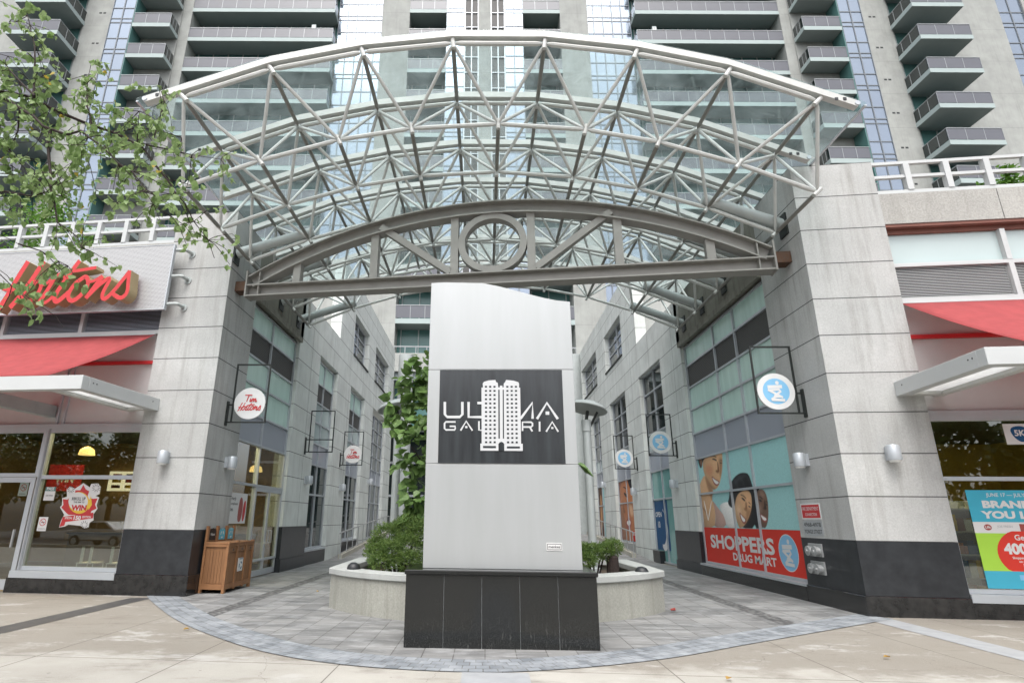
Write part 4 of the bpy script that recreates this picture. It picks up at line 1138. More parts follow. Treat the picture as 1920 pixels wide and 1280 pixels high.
MB().tube([(-.5, 12.75, .3), (-.55, 12.75, 1.4), (-.7, 12.7, 2.6), (-.9, 12.7, 4.2)], [.07, .06, .045, .02], 8).tube([(-.6, 12.75, 1.6), (-1.1, 12.6, 2.4), (-1.6, 12.6, 3.1)], [.035, .025, .012], 6).tube([(-.6, 12.75, 1.8), (.2, 12.8, 2.5), (1.2, 12.8, 3.0)], [.035, .025, .012], 6).build('trunk', 'bark', T2, smooth=True)
mb = MB(); blob_crown(mb, (-.55, 12.75, 3.35), (1.72, .95, 1.95), 800, .27, .25, 3, clumps=30, droop=.6)
rnd = random.Random(5)
for c in ((-1.55, 12.5, 4.2), (-1.75, 12.5, 3.5), (-1.6, 12.55, 2.7), (-1.35, 12.5, 4.9), (-1.45, 12.5, 2.1), (-1.9, 12.5, 3.95), (-1.6, 12.5, 4.55), (-1.4, 12.6, 1.75)):
    blob_crown(mb, c, (.40, .3, .36), 34, .26, .25, rnd.randrange(999), droop=.7, shell=.3)
for q in range(5): leaf_faces(mb, Vector((1.95+q*.03, 12.5, 2.75-q*.04)), Vector((.6, -.2, -.35)), Vector((.2, -.5, 1)), .26, .16)
mb.build('crown', 'catalpa_leaf', T2, normals=False)
def yew(label, c, lobes, seed, group):
    t = thing('yew_shrub', label, 'shrub', (c[0], c[1], .48), group)
    w, l = MB(), MB(); rnd = random.Random(seed)
    for (x, y, z, r) in lobes:
        w.tube([(c[0]+(x-c[0])*.2, c[1]+(y-c[1])*.2, .45), ((x+c[0])/2, (y+c[1])/2, (z+.5)/2+.05), (x, y, z)], [.022, .016, .006], 5)
        for _ in range(int(700*r/.3)):
            q = Vector((rnd.gauss(0, 1), rnd.gauss(0, 1), rnd.gauss(.2, 1))).normalized()*r*rnd.uniform(.55, 1.08)
            p = Vector((x, y, z))+Vector((q.x, q.y, q.z*.75)); d = (q.normalized()+Vector((0, 0, .35))).normalized()
            for s in range(5):
                dd = (d+Vector((rnd.gauss(0, .6), rnd.gauss(0, .6), rnd.gauss(0, .6)))).normalized()
                leaf_faces(l, p+d*.012*s, dd, Vector((rnd.gauss(0, 1), rnd.gauss(0, 1), 1)), .036, .013, .1)
    w.build('stems', 'bark', t); l.build('foliage', 'yew_leaf', t, normals=False)
G = 'yew shrubs in the planter'
yew('large dense yew shrub filling the left side of the planter', (-1.75, 12.3), [(-2.15, 12.1, .92, .22), (-1.85, 12.0, .98, .27), (-1.5, 12.0, 1.05, .33), (-2.0, 12.4, 1.25, .3), (-1.6, 12.4, 1.38, .33), (-2.22, 12.5, 1.05, .2), (-1.3, 12.2, 1.3, .33), (-1.75, 12.7, 1.35, .25), (-1.3, 12.6, 1.45, .28), (-2.0, 11.85, .78, .22), (-1.45, 11.75, .8, .28)], 11, G)
yew('small open yew shrub at the right side of the planter, beside the lamp post', (2.2, 12.6), [(1.95, 12.4, 1.0, .2), (2.2, 12.5, .98, .2), (2.45, 12.6, 1.0, .19), (2.62, 12.7, 1.08, .19), (2.0, 12.2, .85, .17), (1.75, 12.3, .95, .2)], 12, G)
tag(MB().lathe((2.58, 12.55, .48), [(.12, 0), (.13, .1), (.12, .42), (.09, .45)], 12).build('tree_stump', 'bark'), 'dark stump at the right side of the planter under the small yew', 'stump')
# terrace planting on the wings' roofs
t = thing('terrace_bush', 'bright green bush behind the white roof railing at the right edge', 'bush', (12.0, 12.3, 8.6))
MB().tube([(12.0, 12.3, 8.58), (12.0, 12.3, 9.2)], .03, 6).build('stems', 'bark', t)
mb = MB(); blob_crown(mb, (12.15, 12.3, 9.15), (.55, .5, .5), 900, .13, .08, 21, clumps=14); mb.build('foliage', 'terrace_leaf', t, normals=False)
t = thing('terrace_tree', 'small yellow-green tree on the left roof terrace behind the birch branches', 'tree', (-15.5, 18, 8.6))
MB().tube([(-15.5, 18, 8.58), (-15.4, 18, 10.5)], .06, 6).build('trunk', 'bark', t)
mb = MB(); blob_crown(mb, (-15.6, 18, 11.1), (2.3, 1.5, 1.7), 2200, .16, .1, 22, clumps=30); mb.build('crown', 'terrace_leaf', t, normals=False)

# ---------------------------------------------------------------- lamps, spotlights, sconces
def lamp_post(x, y, label, tilt):
    t = thing('lamp_post', label, 'street lamp', (x, y, .48), 'reflector lamp posts in the planter')
    MB().tube([(x, y, .46), (x, y, 3.9)], .095, 14).lathe((x, y, 3.9), [(.1, -.25), (.115, -.25), (.115, .02), (.1, .02)], 14).lathe((x, y, .46), [(.16, 0), (.16, .12), (.1, .14)], 14).build('pole', 'support_paint', t, smooth=True)
    MB().tube([(x, y, 3.9), (x+tilt*.05, y, 4.15)], .04, 8).tube([(x+tilt*.08, y, 3.75), (x+tilt*.28, y-.02, 4.12)], .03, 8).build('stalk', 'black_steel', t, smooth=True)
    ax = Vector((tilt*.22, .1, 1)).normalized()
    MB().lathe((x+tilt*.06, y, 4.24), [(.02, .13), (.26, .11), (.43, .03), (.48, -.04), (.47, -.06), (.41, .0), (.24, .07), (.02, .09)], 28, ax=ax).build('reflector', 'support_paint', t, smooth=True)
lamp_post(2.45, 14.0, 'grey lamp post with a tilted reflector dish, right of the sign slab', 1)
lamp_post(-2.12, 14.0, 'grey lamp post with a tilted reflector dish, left behind the broadleaf tree', -1)
for x, lab in ((-2.52, 'small black spotlight on the soil beside the large yew at the left of the planter'), (2.95, 'small black spotlight on the soil at the right end of the planter')):
    t = thing('spotlight', lab, 'spotlight', (x, 11.75, .48), 'planter spotlights')
    MB().lathe((x, 11.75, .66), [(.02, -.13), (.09, -.1), (.13, -.02), (.13, .04), (.09, .1), (.02, .13)], 14, ax=(.2, .4, 1)).build('head', 'black_plastic', t, smooth=True)
    MB().tube([(x, 11.75, .46), (x, 11.75, .6)], .03, 8).build('stake', 'black_plastic', t)
def sconce(F, s, z, lab):
    p = F(s, 0, z); t = thing('wall_light', lab, 'wall light', p, 'cylinder wall lights')
    c = F(s, .17, z-.14)
    MB().lathe(c, [(.115, 0), (.12, .02), (.12, .26), (.10, .29), (.03, .3)], 18).build('shade', 'frame_metal', t, smooth=True)
    MB().lathe(c-Vector((0, 0, .002)), [(.09, -.03), (.095, -.02), (.10, -.0)], 14).build('lens', 'lens_white', t)
    MB().fb(F, s-.07, s+.07, .0, .09, z-.13, z+.13).build('bracket', 'frame_metal', t)
sconce(FL, .94, 2.91, 'silver wall light on the street face of the left pillar')
sconce(WL, 14.67, 2.91, 'silver wall light on the passage face of the left pillar, near the round script sign')
sconce(WL, 21.45, 2.91, 'silver wall light on the left passage pier after the double door')
sconce(WL, 26.7, 2.91, 'silver wall light on the second left passage pier, beside the ramp rail')
sconce(WL, 33.1, 3.55, 'farthest silver wall light on the left passage wall')
sconce(FR, .87, 2.91, 'silver wall light on the street face of the right pillar')
sconce(WR, 12.99, 2.91, 'silver wall light on the passage face of the right pillar, above the red fire sign')
sconce(WR, 21.83, 2.91, 'silver wall light on the right pier between window poster and glass door')
sconce(WR, 27.74, 2.91, 'silver wall light on the right pier beside the blue moon poster')
sconce(WR, 34.7, 3.6, 'farthest silver wall light on the right passage wall')

# ---------------------------------------------------------------- blade signs
TIM = [[(60, 70), (480, 60)], [(300, 70), (230, 250), (190, 420)], [(420, 230), (380, 340), (370, 410), (430, 400), (480, 330)], [(440, 130), (455, 150)],
    [(530, 230), (490, 330), (465, 420)], [(480, 370), (570, 250), (610, 250), (570, 420)], [(585, 370), (680, 250), (720, 260), (680, 400), (740, 410), (780, 350)]]
SCRIPT = [([(205, 262), (120, 420), (40, 600), (-20, 690)], 62), ([(372, 268), (290, 420), (200, 560), (110, 670)], 62), ([(-10, 500), (120, 520), (330, 470)], 40),
    ([(350, 442), (255, 490), (205, 590), (250, 648), (335, 605), (395, 520), (385, 450), (345, 442)], 50), ([(380, 470), (430, 490), (525, 400)], 36),
    ([(540, 385), (475, 520), (405, 635)], 50), ([(480, 480), (545, 400), (590, 392), (625, 425)], 38), ([(412, 620), (455, 655), (550, 585), (640, 440)], 38),
    ([(752, 283), (640, 440), (545, 600), (585, 650), (690, 560)], 54), ([(620, 378), (760, 372), (935, 352)], 36),
    ([(830, 430), (735, 490), (685, 590), (730, 645), (815, 605), (885, 500), (860, 435), (825, 430)], 50), ([(860, 470), (920, 480), (1010, 430)], 32),
    ([(1015, 432), (930, 550), (880, 620)], 54), ([(885, 615), (1000, 500), (1115, 432), (1030, 590), (1060, 645), (1140, 580), (1280, 400)], 46),
    ([(1278, 396), (1280, 500), (1288, 590), (1225, 640), (1140, 588)], 46)]
def mortar(mb, P, w, mi):
    """mortar-and-pestle mark in unit-circle coordinates"""
    dep = [0]
    def rb(pts, ww): dep[0] += .0015; e = dep[0]; ribbon(mb, pts, ww, lambda x, y, d: P(x, y, e), 0, mi, smooth=1)
    rb([(-.62, .33), (.48, .36)], .26); rb([(-.55, .08), (.5, .14), (-.2, -.42)], .17); rb([(-.62, .12), (.42, -.5)], .17)
    rb([(.35, -.42), (-.12, -.42), (-.45, -.66)], .17); rb([(-.45, -.66), (.55, -.70)], .2)
    k = [(.14+.14*math.cos(a*math.pi/6), .66+.15*math.sin(a*math.pi/6)) for a in range(12)]; mb.poly([P(x, y, .001) for x, y in k], mi)
def blade(WF, y, lab, kind):
    sg = 1 if WF is WL else -1; x0 = WF.o.x
    t = thing('blade_sign', lab, 'hanging sign', (x0, y, 3.85), 'square framed signs projecting over the passage')
    X = lambda a: x0+sg*a
    mb = MB()
    def bx(a0, a1, z0, z1, d=.02): mb.box(min(X(a0), X(a1)), max(X(a0), X(a1)), y-d, y+d, z0, z1)
    bx(.13, .165, 3.87, 5.41); bx(1.0, 1.035, 3.87, 5.41); bx(.165, 1.0, 5.375, 5.41); bx(.165, 1.0, 3.87, 3.905); bx(.02, .13, 4.315, 4.35); bx(.02, .13, 3.87, 3.905)
    mb.build('frame', 'black_steel', t)
    MB().box(min(X(.0), X(.035)), max(X(.0), X(.035)), y-.05, y+.05, 3.8, 4.42).build('wall_plate', 'black_steel', t)
    if kind is None:
        MB().box(min(X(.165), X(1.0)), max(X(.165), X(1.0)), y-.015, y+.015, 4.315, 4.35).build('crossbar', 'black_steel', t); return
    cx, cz, r = X(.585), 4.37, .405
    d = MB().lathe((cx, y+.025, cz), [(r, 0), (r, .05)], 36, ax=(0, -1, 0)).build('disc', 'ink_white', t, smooth=True)
    MB().box(min(X(.165), X(.2)), max(X(.165), X(.2)), y-.012, y+.012, 4.33, 4.36).box(min(X(.975), X(1.0)), max(X(.975), X(1.0)), y-.012, y+.012, 4.33, 4.36).build('bracket', 'black_steel', t)
    yf = y-.028
    mb = MB()
    if kind == 'script':
        k_ = .62/1390; e_ = 0
        for pts, w in SCRIPT: e_ += .0006; ribbon(mb, pts, 52, lambda x, z, d: (cx+(x-625)*k_, yf-e_, cz-.09-(z-470)*k_*1.15), 0)
        for pts in TIM: e_ += .0006; ribbon(mb, pts, 54, lambda x, z, d: (cx-.03+(x-300)*k_, yf-e_, cz+.12-(z-250)*k_*1.1), 0)
        mb.build('lettering', 'sign_red', d)
    else:
        q = .71*r
        mb.poly([(cx+q*math.cos(a*math.pi/20), yf, cz+q*math.sin(a*math.pi/20)) for a in range(40)])
        mortar(mb, lambda x, z, d=0: (cx+x*q, yf-.002-d, cz+z*q), 1, 1)
        mb.build('logo', ['logo_blue', 'ink_white'], d, normals=False)
blade(WL, 14.35, 'round white sign with red script in a black square frame, largest on the left pillar', 'script')
blade(WL, 21.09, 'empty black square sign frame without a disc on the left passage wall', None)
blade(WL, 26.4, 'smaller round white sign with red script, beyond the empty frame on the left wall', 'script')
blade(WR, 12.73, 'round blue mortar logo sign in a black square frame on the right pillar, nearest', 'mortar')
blade(WR, 21.5, 'round blue mortar logo sign on the right pier before the moon poster door', 'mortar')
blade(WR, 27.22, 'round blue mortar logo sign farthest along the right wall, before the face poster', 'mortar')

# ---------------------------------------------------------------- street canopies, awnings, big sign
def street_canopy(F, lab, lab2, s0, s1, inn_s, aw0):
    t = thing('street_canopy', lab, 'canopy', F(s0, 0, 4.05), 'white steel canopies over the shop fronts')
    z0, z1 = 4.04, 4.33
    MB().fb(F, s0, s0+.2, .0, 2.3, z0, z1).build('side_beam', 'white_metal', t, bevel=.006)
    MB().fb(F, s0, s1, 2.303, 2.5, z0, z1).build('front_beam', 'white_metal', t, bevel=.006)
    MB().fb(F, inn_s, inn_s+.16, -.1, 2.3, z0, z1-.02).build('side_beam', 'canopy_paint', t)
    MB().fb(F, s0+.203, inn_s-.003, .0, .2, z0+.003, z1-.02).build('rear_beam', 'canopy_paint', t)
    MB().fb(F, s0+.203, inn_s-.003, .203, 2.297, z0+.06, z0+.07).build('soffit_panel', 'frosted_panel', t)
    mb = MB()
    for o_ in (.25, 2.1, 2.2): mb.fb(F, s0-.006, s0, o_-.012, o_+.012, z0+.17, z0+.194)
    mb.build('bolt', 'black_plastic', t)
    for a in (4.3, 6.6):
        if a < s1: MB().fb(F, a, a+.22, -.2, 2.3, z0-.10, z0+.19).build('support_arm', 'support_paint', t)
    a = thing('awning', lab2, 'awning', F(aw0, 0, 6.0), 'red fabric awnings')
    mb = MB(); n, m_ = 10, 8; top = []; k = 0
    for i in range(n+1):
        for j in range(m_+1):
            v = j/m_; sL = aw0+(s1-aw0)*i/n; sB = aw0+.40+(s1-aw0-.40)*i/n
            s = sL+(sB-sL)*v; o_ = -.1+2.5*v; z = 6.04+(4.36-6.04)*v-(.12+.03*math.sin(i*2.1))*math.sin(math.pi*v)*(1 if i else .6)
            mb.v.append(tuple(F(s, o_, z)))
    for i in range(n):
        for j in range(m_): mb.f.append((i*(m_+1)+j, (i+1)*(m_+1)+j, (i+1)*(m_+1)+j+1, i*(m_+1)+j+1)); mb.m.append(0)
    f = mb.build('fabric', 'red_fabric', a, smooth=True)
    md_ = f.modifiers.new('thickness', 'SOLIDIFY'); md_.thickness = .006
    MB().tube([F(aw0, -.1, 6.05), F(s1, -.1, 6.05)], .02, 8).build('top_rail', 'white_metal', a)
street_canopy(FL, 'white steel frame canopy over the left shop front, below the red awning', 'red fabric awning sloping down over the left shop front, under the script sign', 1.37, 9.0, 2.06, 1.87)
street_canopy(FR, 'white steel frame canopy over the right shop front, at the right edge', 'red fabric awning sloping down over the right shop front', 1.23, 6.6, 1.95, 1.76)
t = thing('shop_sign', 'perforated metal sign board with large red script letters, upper left', 'sign', FL(4, .35, 6.5))
bd = MB().fb(FL, 1.44, 9, .29, .35, 6.57, 8.33).build('board', 'perforated_metal', t)
mb = MB().fb(FL, 1.425, 1.455, .27, .36, 6.55, 8.35).fb(FL, 1.455, 9, .27, .36, 8.332, 8.35).fb(FL, 1.455, 9, .27, .36, 6.55, 6.568)
mb.fb(FL, 4.02, 4.09, .352, .358, 6.57, 8.33); mb.build('board_frame', 'frame_metal', bd)
for z in (6.72, 7.48, 8.22):
    mb = MB(); mb.tube([FL(1.42, .27, z), FL(1.22, .27, z), FL(1.16, .24, z), FL(1.14, .0, z)], .045, 10)
    c = FL(1.14, 0, z-.02); mb.lathe(c, [(.10, 0), (.10, .025)], 16, ax=nF)
    mb.build('bracket', 'support_paint', t, smooth=True)
def BP(x, y, d=0): # sign-letter drawing coordinates -> board
    s = 2.19+(1290-x)*(4.62-2.19)/(1290-410)+ (590-y)*.0002; z = 6.86+(590-y)*(7.87-6.86)/(590-268)*1.0
    return FL(s, .45+d, z)
mb = MB(); sk = [0]
for pts, w in SCRIPT:
    sk[0] += .003; ribbon(mb, pts, w*.78, lambda x, y, d: BP(x, y, d+(sk[0] if d else 0)), .25)
mb.build('lettering', ['sign_red', 'sign_gold'], t)
# ---------------------------------------------------------------- window graphics
def W2(F, u0, o):   # drawing plane: u runs to the viewer's right, on frame F
    r = F.right
    return lambda u, z, d=0: F(0, o+d, z)+r*0 + (F.u*((u0+u) if F.u.dot(r) > 0 else (u0-u)))
def flat(P, pts, name, mat, par, d=0): return MB().poly([P(u, z, d) for u, z in pts]).build(name, mat, par, normals=False)
def sm(pts, n=2):
    q = [Vector(p) for p in pts]
    for _ in range(n):
        r = []
        for a, b in zip(q, q[1:]+q[:1]): r += [a*.75+b*.25, a*.25+b*.75]
        q = r
    return [(p.x, p.y) for p in q]
def ell(cx, cz, rx, rz, n=28): return [(cx+rx*math.cos(2*math.pi*i/n), cz+rz*math.sin(2*math.pi*i/n)) for i in range(n)]
P = W2(WR, 20.45, -.165)
t = thing('window_graphic', 'large window graphic of three smiling faces over a red band with white store name', 'window graphic', WR(17, -.165, .4))
flat(P, [(.38, .40), (6.66, .40), (6.66, 3.6), (.38, 3.6)], 'backdrop', 'poster_teal', t)
D = .0012
FACES = [
('neck','skin_light',[(0.164,2.598),(0.389,2.784),(0.669,2.969),(0.94,3.083),(1.199,2.738),(1.502,2.578),(1.416,2.439),(1.307,2.284),(1.442,2.107),(1.489,1.872),(1.395,1.624),(1.279,1.443),(0.085,1.428),(0.092,1.953),(0.069,2.29)],1,1),
('neck_shade','skin_brown',[(0.928,3.044),(1.199,2.738),(1.502,2.578),(1.397,2.408),(1.297,2.253),(1.213,2.351),(1.13,2.515),(0.986,2.783)],2,2),
('collarbone','skin_brown',[(0.25,2.084),(0.587,1.946),(0.863,1.654),(0.822,1.814),(0.613,2.027)],2,1),
('necklace','ink_white',[(0.577,2.274),(0.773,1.654),(0.827,1.654),(0.651,2.272)],3,0),
('necklace','ink_white',[(1.245,2.254),(0.773,1.654),(0.823,1.641),(1.289,2.227)],3,0),
('shirt','shirt_pink',[(1.339,2.277),(1.574,2.119),(1.888,1.928),(2.16,1.775),(2.232,1.455),(1.254,1.443),(1.412,1.624),(1.489,1.872)],3,1),
('hair','hair',[(0.487,3.638),(1.029,3.671),(1.584,3.692),(2.058,3.679),(2.508,3.667),(2.499,3.587),(1.913,3.624),(1.379,3.608),(0.907,3.522),(0.724,3.301),(0.592,3.312),(0.5,3.457)],1,1),
('ear','skin_brown',[(0.57,3.588),(0.775,3.619),(0.86,3.492),(0.772,3.331),(0.633,3.445)],2,2),
('face','skin_tan',[(0.917,3.554),(1.384,3.624),(1.921,3.649),(2.541,3.645),(2.515,3.43),(2.415,3.16),(2.262,2.925),(2.048,2.707),(1.803,2.586),(1.542,2.567),(1.311,2.668),(1.13,2.807),(0.943,3.033),(0.831,3.276)],3,2),
('cheek','skin_red',[(1.093,3.337),(1.484,3.368),(1.706,3.236),(1.61,3.067),(1.404,2.969),(1.166,3.067),(1.048,3.191)],4,2),
('face_shade','skin_brown',[(2.19,3.43),(2.383,3.474),(2.505,3.4),(2.39,3.132),(2.2,2.883),(2.147,3.027),(2.22,3.208)],4,2),
('jaw_shade','skin_brown',[(0.946,3.043),(1.229,2.834),(1.446,2.677),(1.72,2.59),(1.54,2.561),(1.296,2.62),(1.081,2.794)],4,2),
('brow','hair',[(1.604,3.611),(1.824,3.614),(2.071,3.531),(2.047,3.508),(1.813,3.58),(1.62,3.577)],5,1),
('brow','hair',[(2.287,3.427),(2.426,3.401),(2.48,3.371),(2.42,3.383)],5,1),
('eye','hair',[(1.706,3.516),(1.918,3.502),(2.087,3.421),(2.031,3.401),(1.861,3.456),(1.73,3.482)],5,1),
('eye','hair',[(2.261,3.342),(2.387,3.33),(2.458,3.299),(2.345,3.297)],5,1),
('nose','skin_brown',[(2.074,3.378),(2.139,3.372),(2.18,3.133),(2.138,3.052),(2.003,3.044),(1.854,3.105),(1.934,3.144),(2.046,3.128)],5,1),
('mouth','lips',[(1.495,3.004),(1.731,2.899),(1.986,2.825),(2.089,2.788),(2.011,2.693),(1.819,2.666),(1.636,2.73),(1.522,2.864)],5,1),
('teeth','ink_white',[(1.548,2.949),(1.721,2.867),(2.021,2.78),(1.99,2.732),(1.818,2.716),(1.669,2.782),(1.578,2.877)],6,1),
('arm','ink_white',[(1.804,2.052),(2.079,2.153),(2.518,2.18),(2.873,2.118),(3.035,1.941),(3.013,1.685),(2.927,1.453),(2.228,1.443),(2.151,1.745)],2,1),
('hair','hair',[(2.768,2.547),(2.906,2.702),(3.208,2.845),(3.551,2.922),(3.892,2.919),(4.138,2.864),(4.256,2.622),(4.305,2.376),(4.313,2.001),(4.143,1.453),(3.299,1.441),(3.08,1.629),(2.92,1.8),(2.915,1.972),(2.625,2.036),(2.511,2.156),(2.669,2.3)],4,1),
('hair_shine','ink_dark',[(3.221,2.771),(3.6,2.855),(3.935,2.842),(3.71,2.768),(3.343,2.705),(3.141,2.63)],5,2),
('face','skin_light',[(3.04,2.142),(3.229,2.337),(3.538,2.432),(3.944,2.447),(4.123,2.357),(4.127,2.167),(4.057,1.98),(3.863,1.766),(3.575,1.576),(3.304,1.457),(3.095,1.449),(3.015,1.6),(2.934,1.799),(2.953,2.0)],5,2),
('cheek','skin_glow',[(3.076,2.026),(3.285,2.065),(3.384,1.936),(3.286,1.797),(3.106,1.827)],6,2),
('face_shade','skin_tan2',[(3.678,2.014),(3.849,1.929),(4.031,1.98),(3.903,1.793),(3.658,1.631),(3.462,1.534),(3.568,1.658),(3.689,1.794)],6,2),
('brow','hair',[(3.459,2.356),(3.641,2.327),(3.8,2.237),(3.774,2.216),(3.619,2.299),(3.464,2.328)],7,1),
('brow','hair',[(3.901,2.141),(4.016,2.094),(4.033,2.067),(3.928,2.102)],7,1),
('eye','hair',[(3.474,2.271),(3.619,2.255),(3.741,2.173),(3.681,2.152),(3.55,2.207)],7,1),
('eye','hair',[(3.858,2.043),(3.992,2.019),(4.008,1.986),(3.883,1.999)],7,1),
('nose','skin_tan2',[(3.721,2.151),(3.791,2.122),(3.783,1.971),(3.723,1.903),(3.598,1.927),(3.558,1.972),(3.668,1.981)],7,1),
('mouth','lips',[(3.244,1.887),(3.395,1.796),(3.573,1.718),(3.639,1.674),(3.557,1.581),(3.404,1.563),(3.297,1.657),(3.236,1.769)],7,1),
('teeth','ink_white',[(3.285,1.839),(3.399,1.763),(3.574,1.68),(3.529,1.619),(3.42,1.613),(3.323,1.696)],8,1),
('hair','hair',[(4.199,2.44),(4.456,2.463),(4.698,2.464),(4.548,2.365),(4.427,2.211),(4.349,2.001),(4.333,1.79),(4.468,1.529),(4.573,1.454),(4.05,1.451),(4.159,2.004)],6,1),
('face','skin_dark',[(4.476,2.368),(4.692,2.443),(4.886,2.408),(4.995,2.294),(5.03,2.114),(4.993,1.886),(4.927,1.71),(4.808,1.545),(4.679,1.46),(4.513,1.484),(4.381,1.633),(4.329,1.816),(4.337,2.001),(4.402,2.212)],7,2),
('cheek','skin_sheen',[(4.438,2.052),(4.595,2.035),(4.618,1.917),(4.497,1.815),(4.414,1.894)],8,2),
('forehead','skin_sheen',[(4.674,2.386),(4.818,2.374),(4.902,2.272),(4.8,2.224),(4.671,2.281)],8,2),
('brow','hair',[(4.525,2.255),(4.679,2.249),(4.779,2.194),(4.75,2.174),(4.652,2.219)],9,1),
('brow','hair',[(4.902,2.143),(5.006,2.109),(5.009,2.084),(4.916,2.112)],9,1),
('eye','hair',[(4.527,2.181),(4.645,2.177),(4.724,2.128),(4.649,2.114),(4.551,2.143)],9,1),
('eye','hair',[(4.892,2.072),(4.984,2.039),(4.976,2.013),(4.902,2.03)],9,1),
('nose','hair_brown',[(4.834,2.145),(4.88,2.144),(4.901,1.989),(4.903,1.926),(4.818,1.909),(4.705,1.955),(4.78,1.971)],9,1),
('mouth','lips',[(4.468,1.836),(4.636,1.788),(4.793,1.736),(4.88,1.705),(4.818,1.614),(4.689,1.603),(4.567,1.659)],9,1),
('teeth','ink_white',[(4.517,1.804),(4.646,1.762),(4.834,1.7),(4.785,1.654),(4.692,1.649),(4.59,1.695)],10,1),
]
import numpy as np
PRINT = {'skin_light': (.66, .39, .21), 'skin_tan': (.68, .41, .22), 'skin_dark': (.17, .095, .062), 'skin_brown': (.22, .09, .04), 'skin_red': (.60, .24, .13), 'skin_glow': (.82, .56, .36),
    'skin_tan2': (.30, .13, .06), 'skin_sheen': (.38, .25, .18), 'hair': (.012, .012, .014), 'hair_brown': (.03, .015, .01), 'ink_dark': (.06, .06, .07), 'ink_white': (.85, .84, .81),
    'shirt_pink': (.50, .32, .27), 'lips': (.30, .07, .055), 'poster_teal': (.33, .60, .60), 'skin_orange': (.45, .17, .07), 'poster_red': (.6, .05, .03)}
SOFT = {'cheek': .14, 'face_shade': .10, 'jaw_shade': .08, 'forehead': .10, 'neck_shade': .10, 'collarbone': .05, 'hair_shine': .08, 'brow': .025, 'eye': .018, 'nose': .04, 'mouth': .02, 'teeth': .014, 'necklace': .01}
def printed(P, u0, u1, z0, z1, step, shapes, bgc, par, d, seed=1):
    """a printed picture: flat sheet whose ink colours sit in a colour layer"""
    nu, nz = int((u1-u0)/step)+1, int((z1-z0)/step)+1
    U, Z = np.meshgrid(np.linspace(u0, u1, nu), np.linspace(z0, z1, nz)); C_ = np.ones((nz, nu, 3))*np.array(bgc)
    C_ *= (1+.10*(Z-z0)/(z1-z0))[..., None]
    rng = np.random.default_rng(seed)
    for nm, m, pts, k, s in shapes:
        q = np.array(sm(pts, max(s, 1))); best = np.full(U.shape, 1e9); ins = np.zeros(U.shape, bool)
        for a, b in zip(q, np.roll(q, -1, 0)):
            e = b-a; L2 = e@e+1e-12; t_ = np.clip(((U-a[0])*e[0]+(Z-a[1])*e[1])/L2, 0, 1)
            best = np.minimum(best, np.hypot(U-a[0]-t_*e[0], Z-a[1]-t_*e[1]))
            if a[1] != b[1]: ins ^= ((a[1] > Z) != (b[1] > Z)) & (U < (b[0]-a[0])*(Z-a[1])/(b[1]-a[1])+a[0])
        sd = np.where(ins, best, -best); w = SOFT.get(nm, .016); al = np.clip(sd/w*.5+.5, 0, 1); al = al*al*(3-2*al)
        col = np.ones(C_.shape)*np.array(PRINT[m])
        if nm in ('face', 'neck', 'arm', 'shirt', 'hair', 'figure'):
            c = q.mean(0); r = q.std(0)*1.9+1e-6; x, y = (U-c[0])/r[0], (Z-c[1])/r[1]
            sh = 1+.42*np.clip(.62*x+.55*y, -1, 1)-.32*np.clip((x*x+y*y)-.35, 0, 1)
            if nm == 'hair': sh = 1+1.2*np.clip(np.sin(x*17+y*9+np.sin(y*11)), 0, 1)*np.clip(.5+y, 0, 1)
            col = col*sh[..., None]
        if nm in ('cheek', 'face_shade', 'jaw_shade', 'forehead', 'neck_shade', 'collarbone', 'hair_shine'): al = al*.7
        if nm == 'teeth': col = col*(1-.25*(np.abs(np.sin((U-Z)*38)) > .95))[..., None]
        C_ = C_*(1-al[..., None])+col*al[..., None]
    C_ = np.clip(C_*(1+.05*rng.standard_normal(U.shape))[..., None], 0, 1)
    mb = MB(); mb.v = [tuple(P(u, z, d)) for u, z in zip(U.ravel(), Z.ravel())]
    mb.f = [(r*nu+c, r*nu+c+1, (r+1)*nu+c+1, (r+1)*nu+c) for r in range(nz-1) for c in range(nu-1)]; mb.m = [0]*len(mb.f)
    o = mb.build('printed_image', 'printed_image', par, normals=False)
    at = o.data.color_attributes.new('print', 'FLOAT_COLOR', 'POINT'); buf = np.ones((nu*nz, 4)); buf[:, :3] = C_.reshape(-1, 3)
    at.data.foreach_set('color', buf.ravel().astype(np.float32)); return o
printed(P, .385, 6.655, 1.43, 3.6, .0175, FACES, (.33, .60, .60), t, D)
band = flat(P, [(.38, .40), (6.66, .40), (6.66, 1.44), (.38, 1.44)], 'red_band', 'poster_red', t, D*11)
mb = MB()
text_mesh(mb, 'SHOPPERS', P(.86, .83, D*12), WR.right, width=4.2, height=.40, bold=.035, depth=0)
text_mesh(mb, 'DRUG MART', P(2.48, .56, D*12), WR.right, width=2.6, height=.21, bold=.03, depth=0)
mb.build('lettering', 'ink_white', band)
mb = MB(); mb.poly([P(u, z, D*12) for u, z in ell(5.72, .925, .46, .42)]); mb.poly([P(u, z, D*13) for u, z in ell(5.72, .925, .44, .40)], 1)
mortar(mb, lambda x, z, d=0: P(5.72+.42*x, .925+.38*z, D*14+d), 1, 0); mb.build('logo', ['ink_white', 'logo_blue'], band, normals=False)
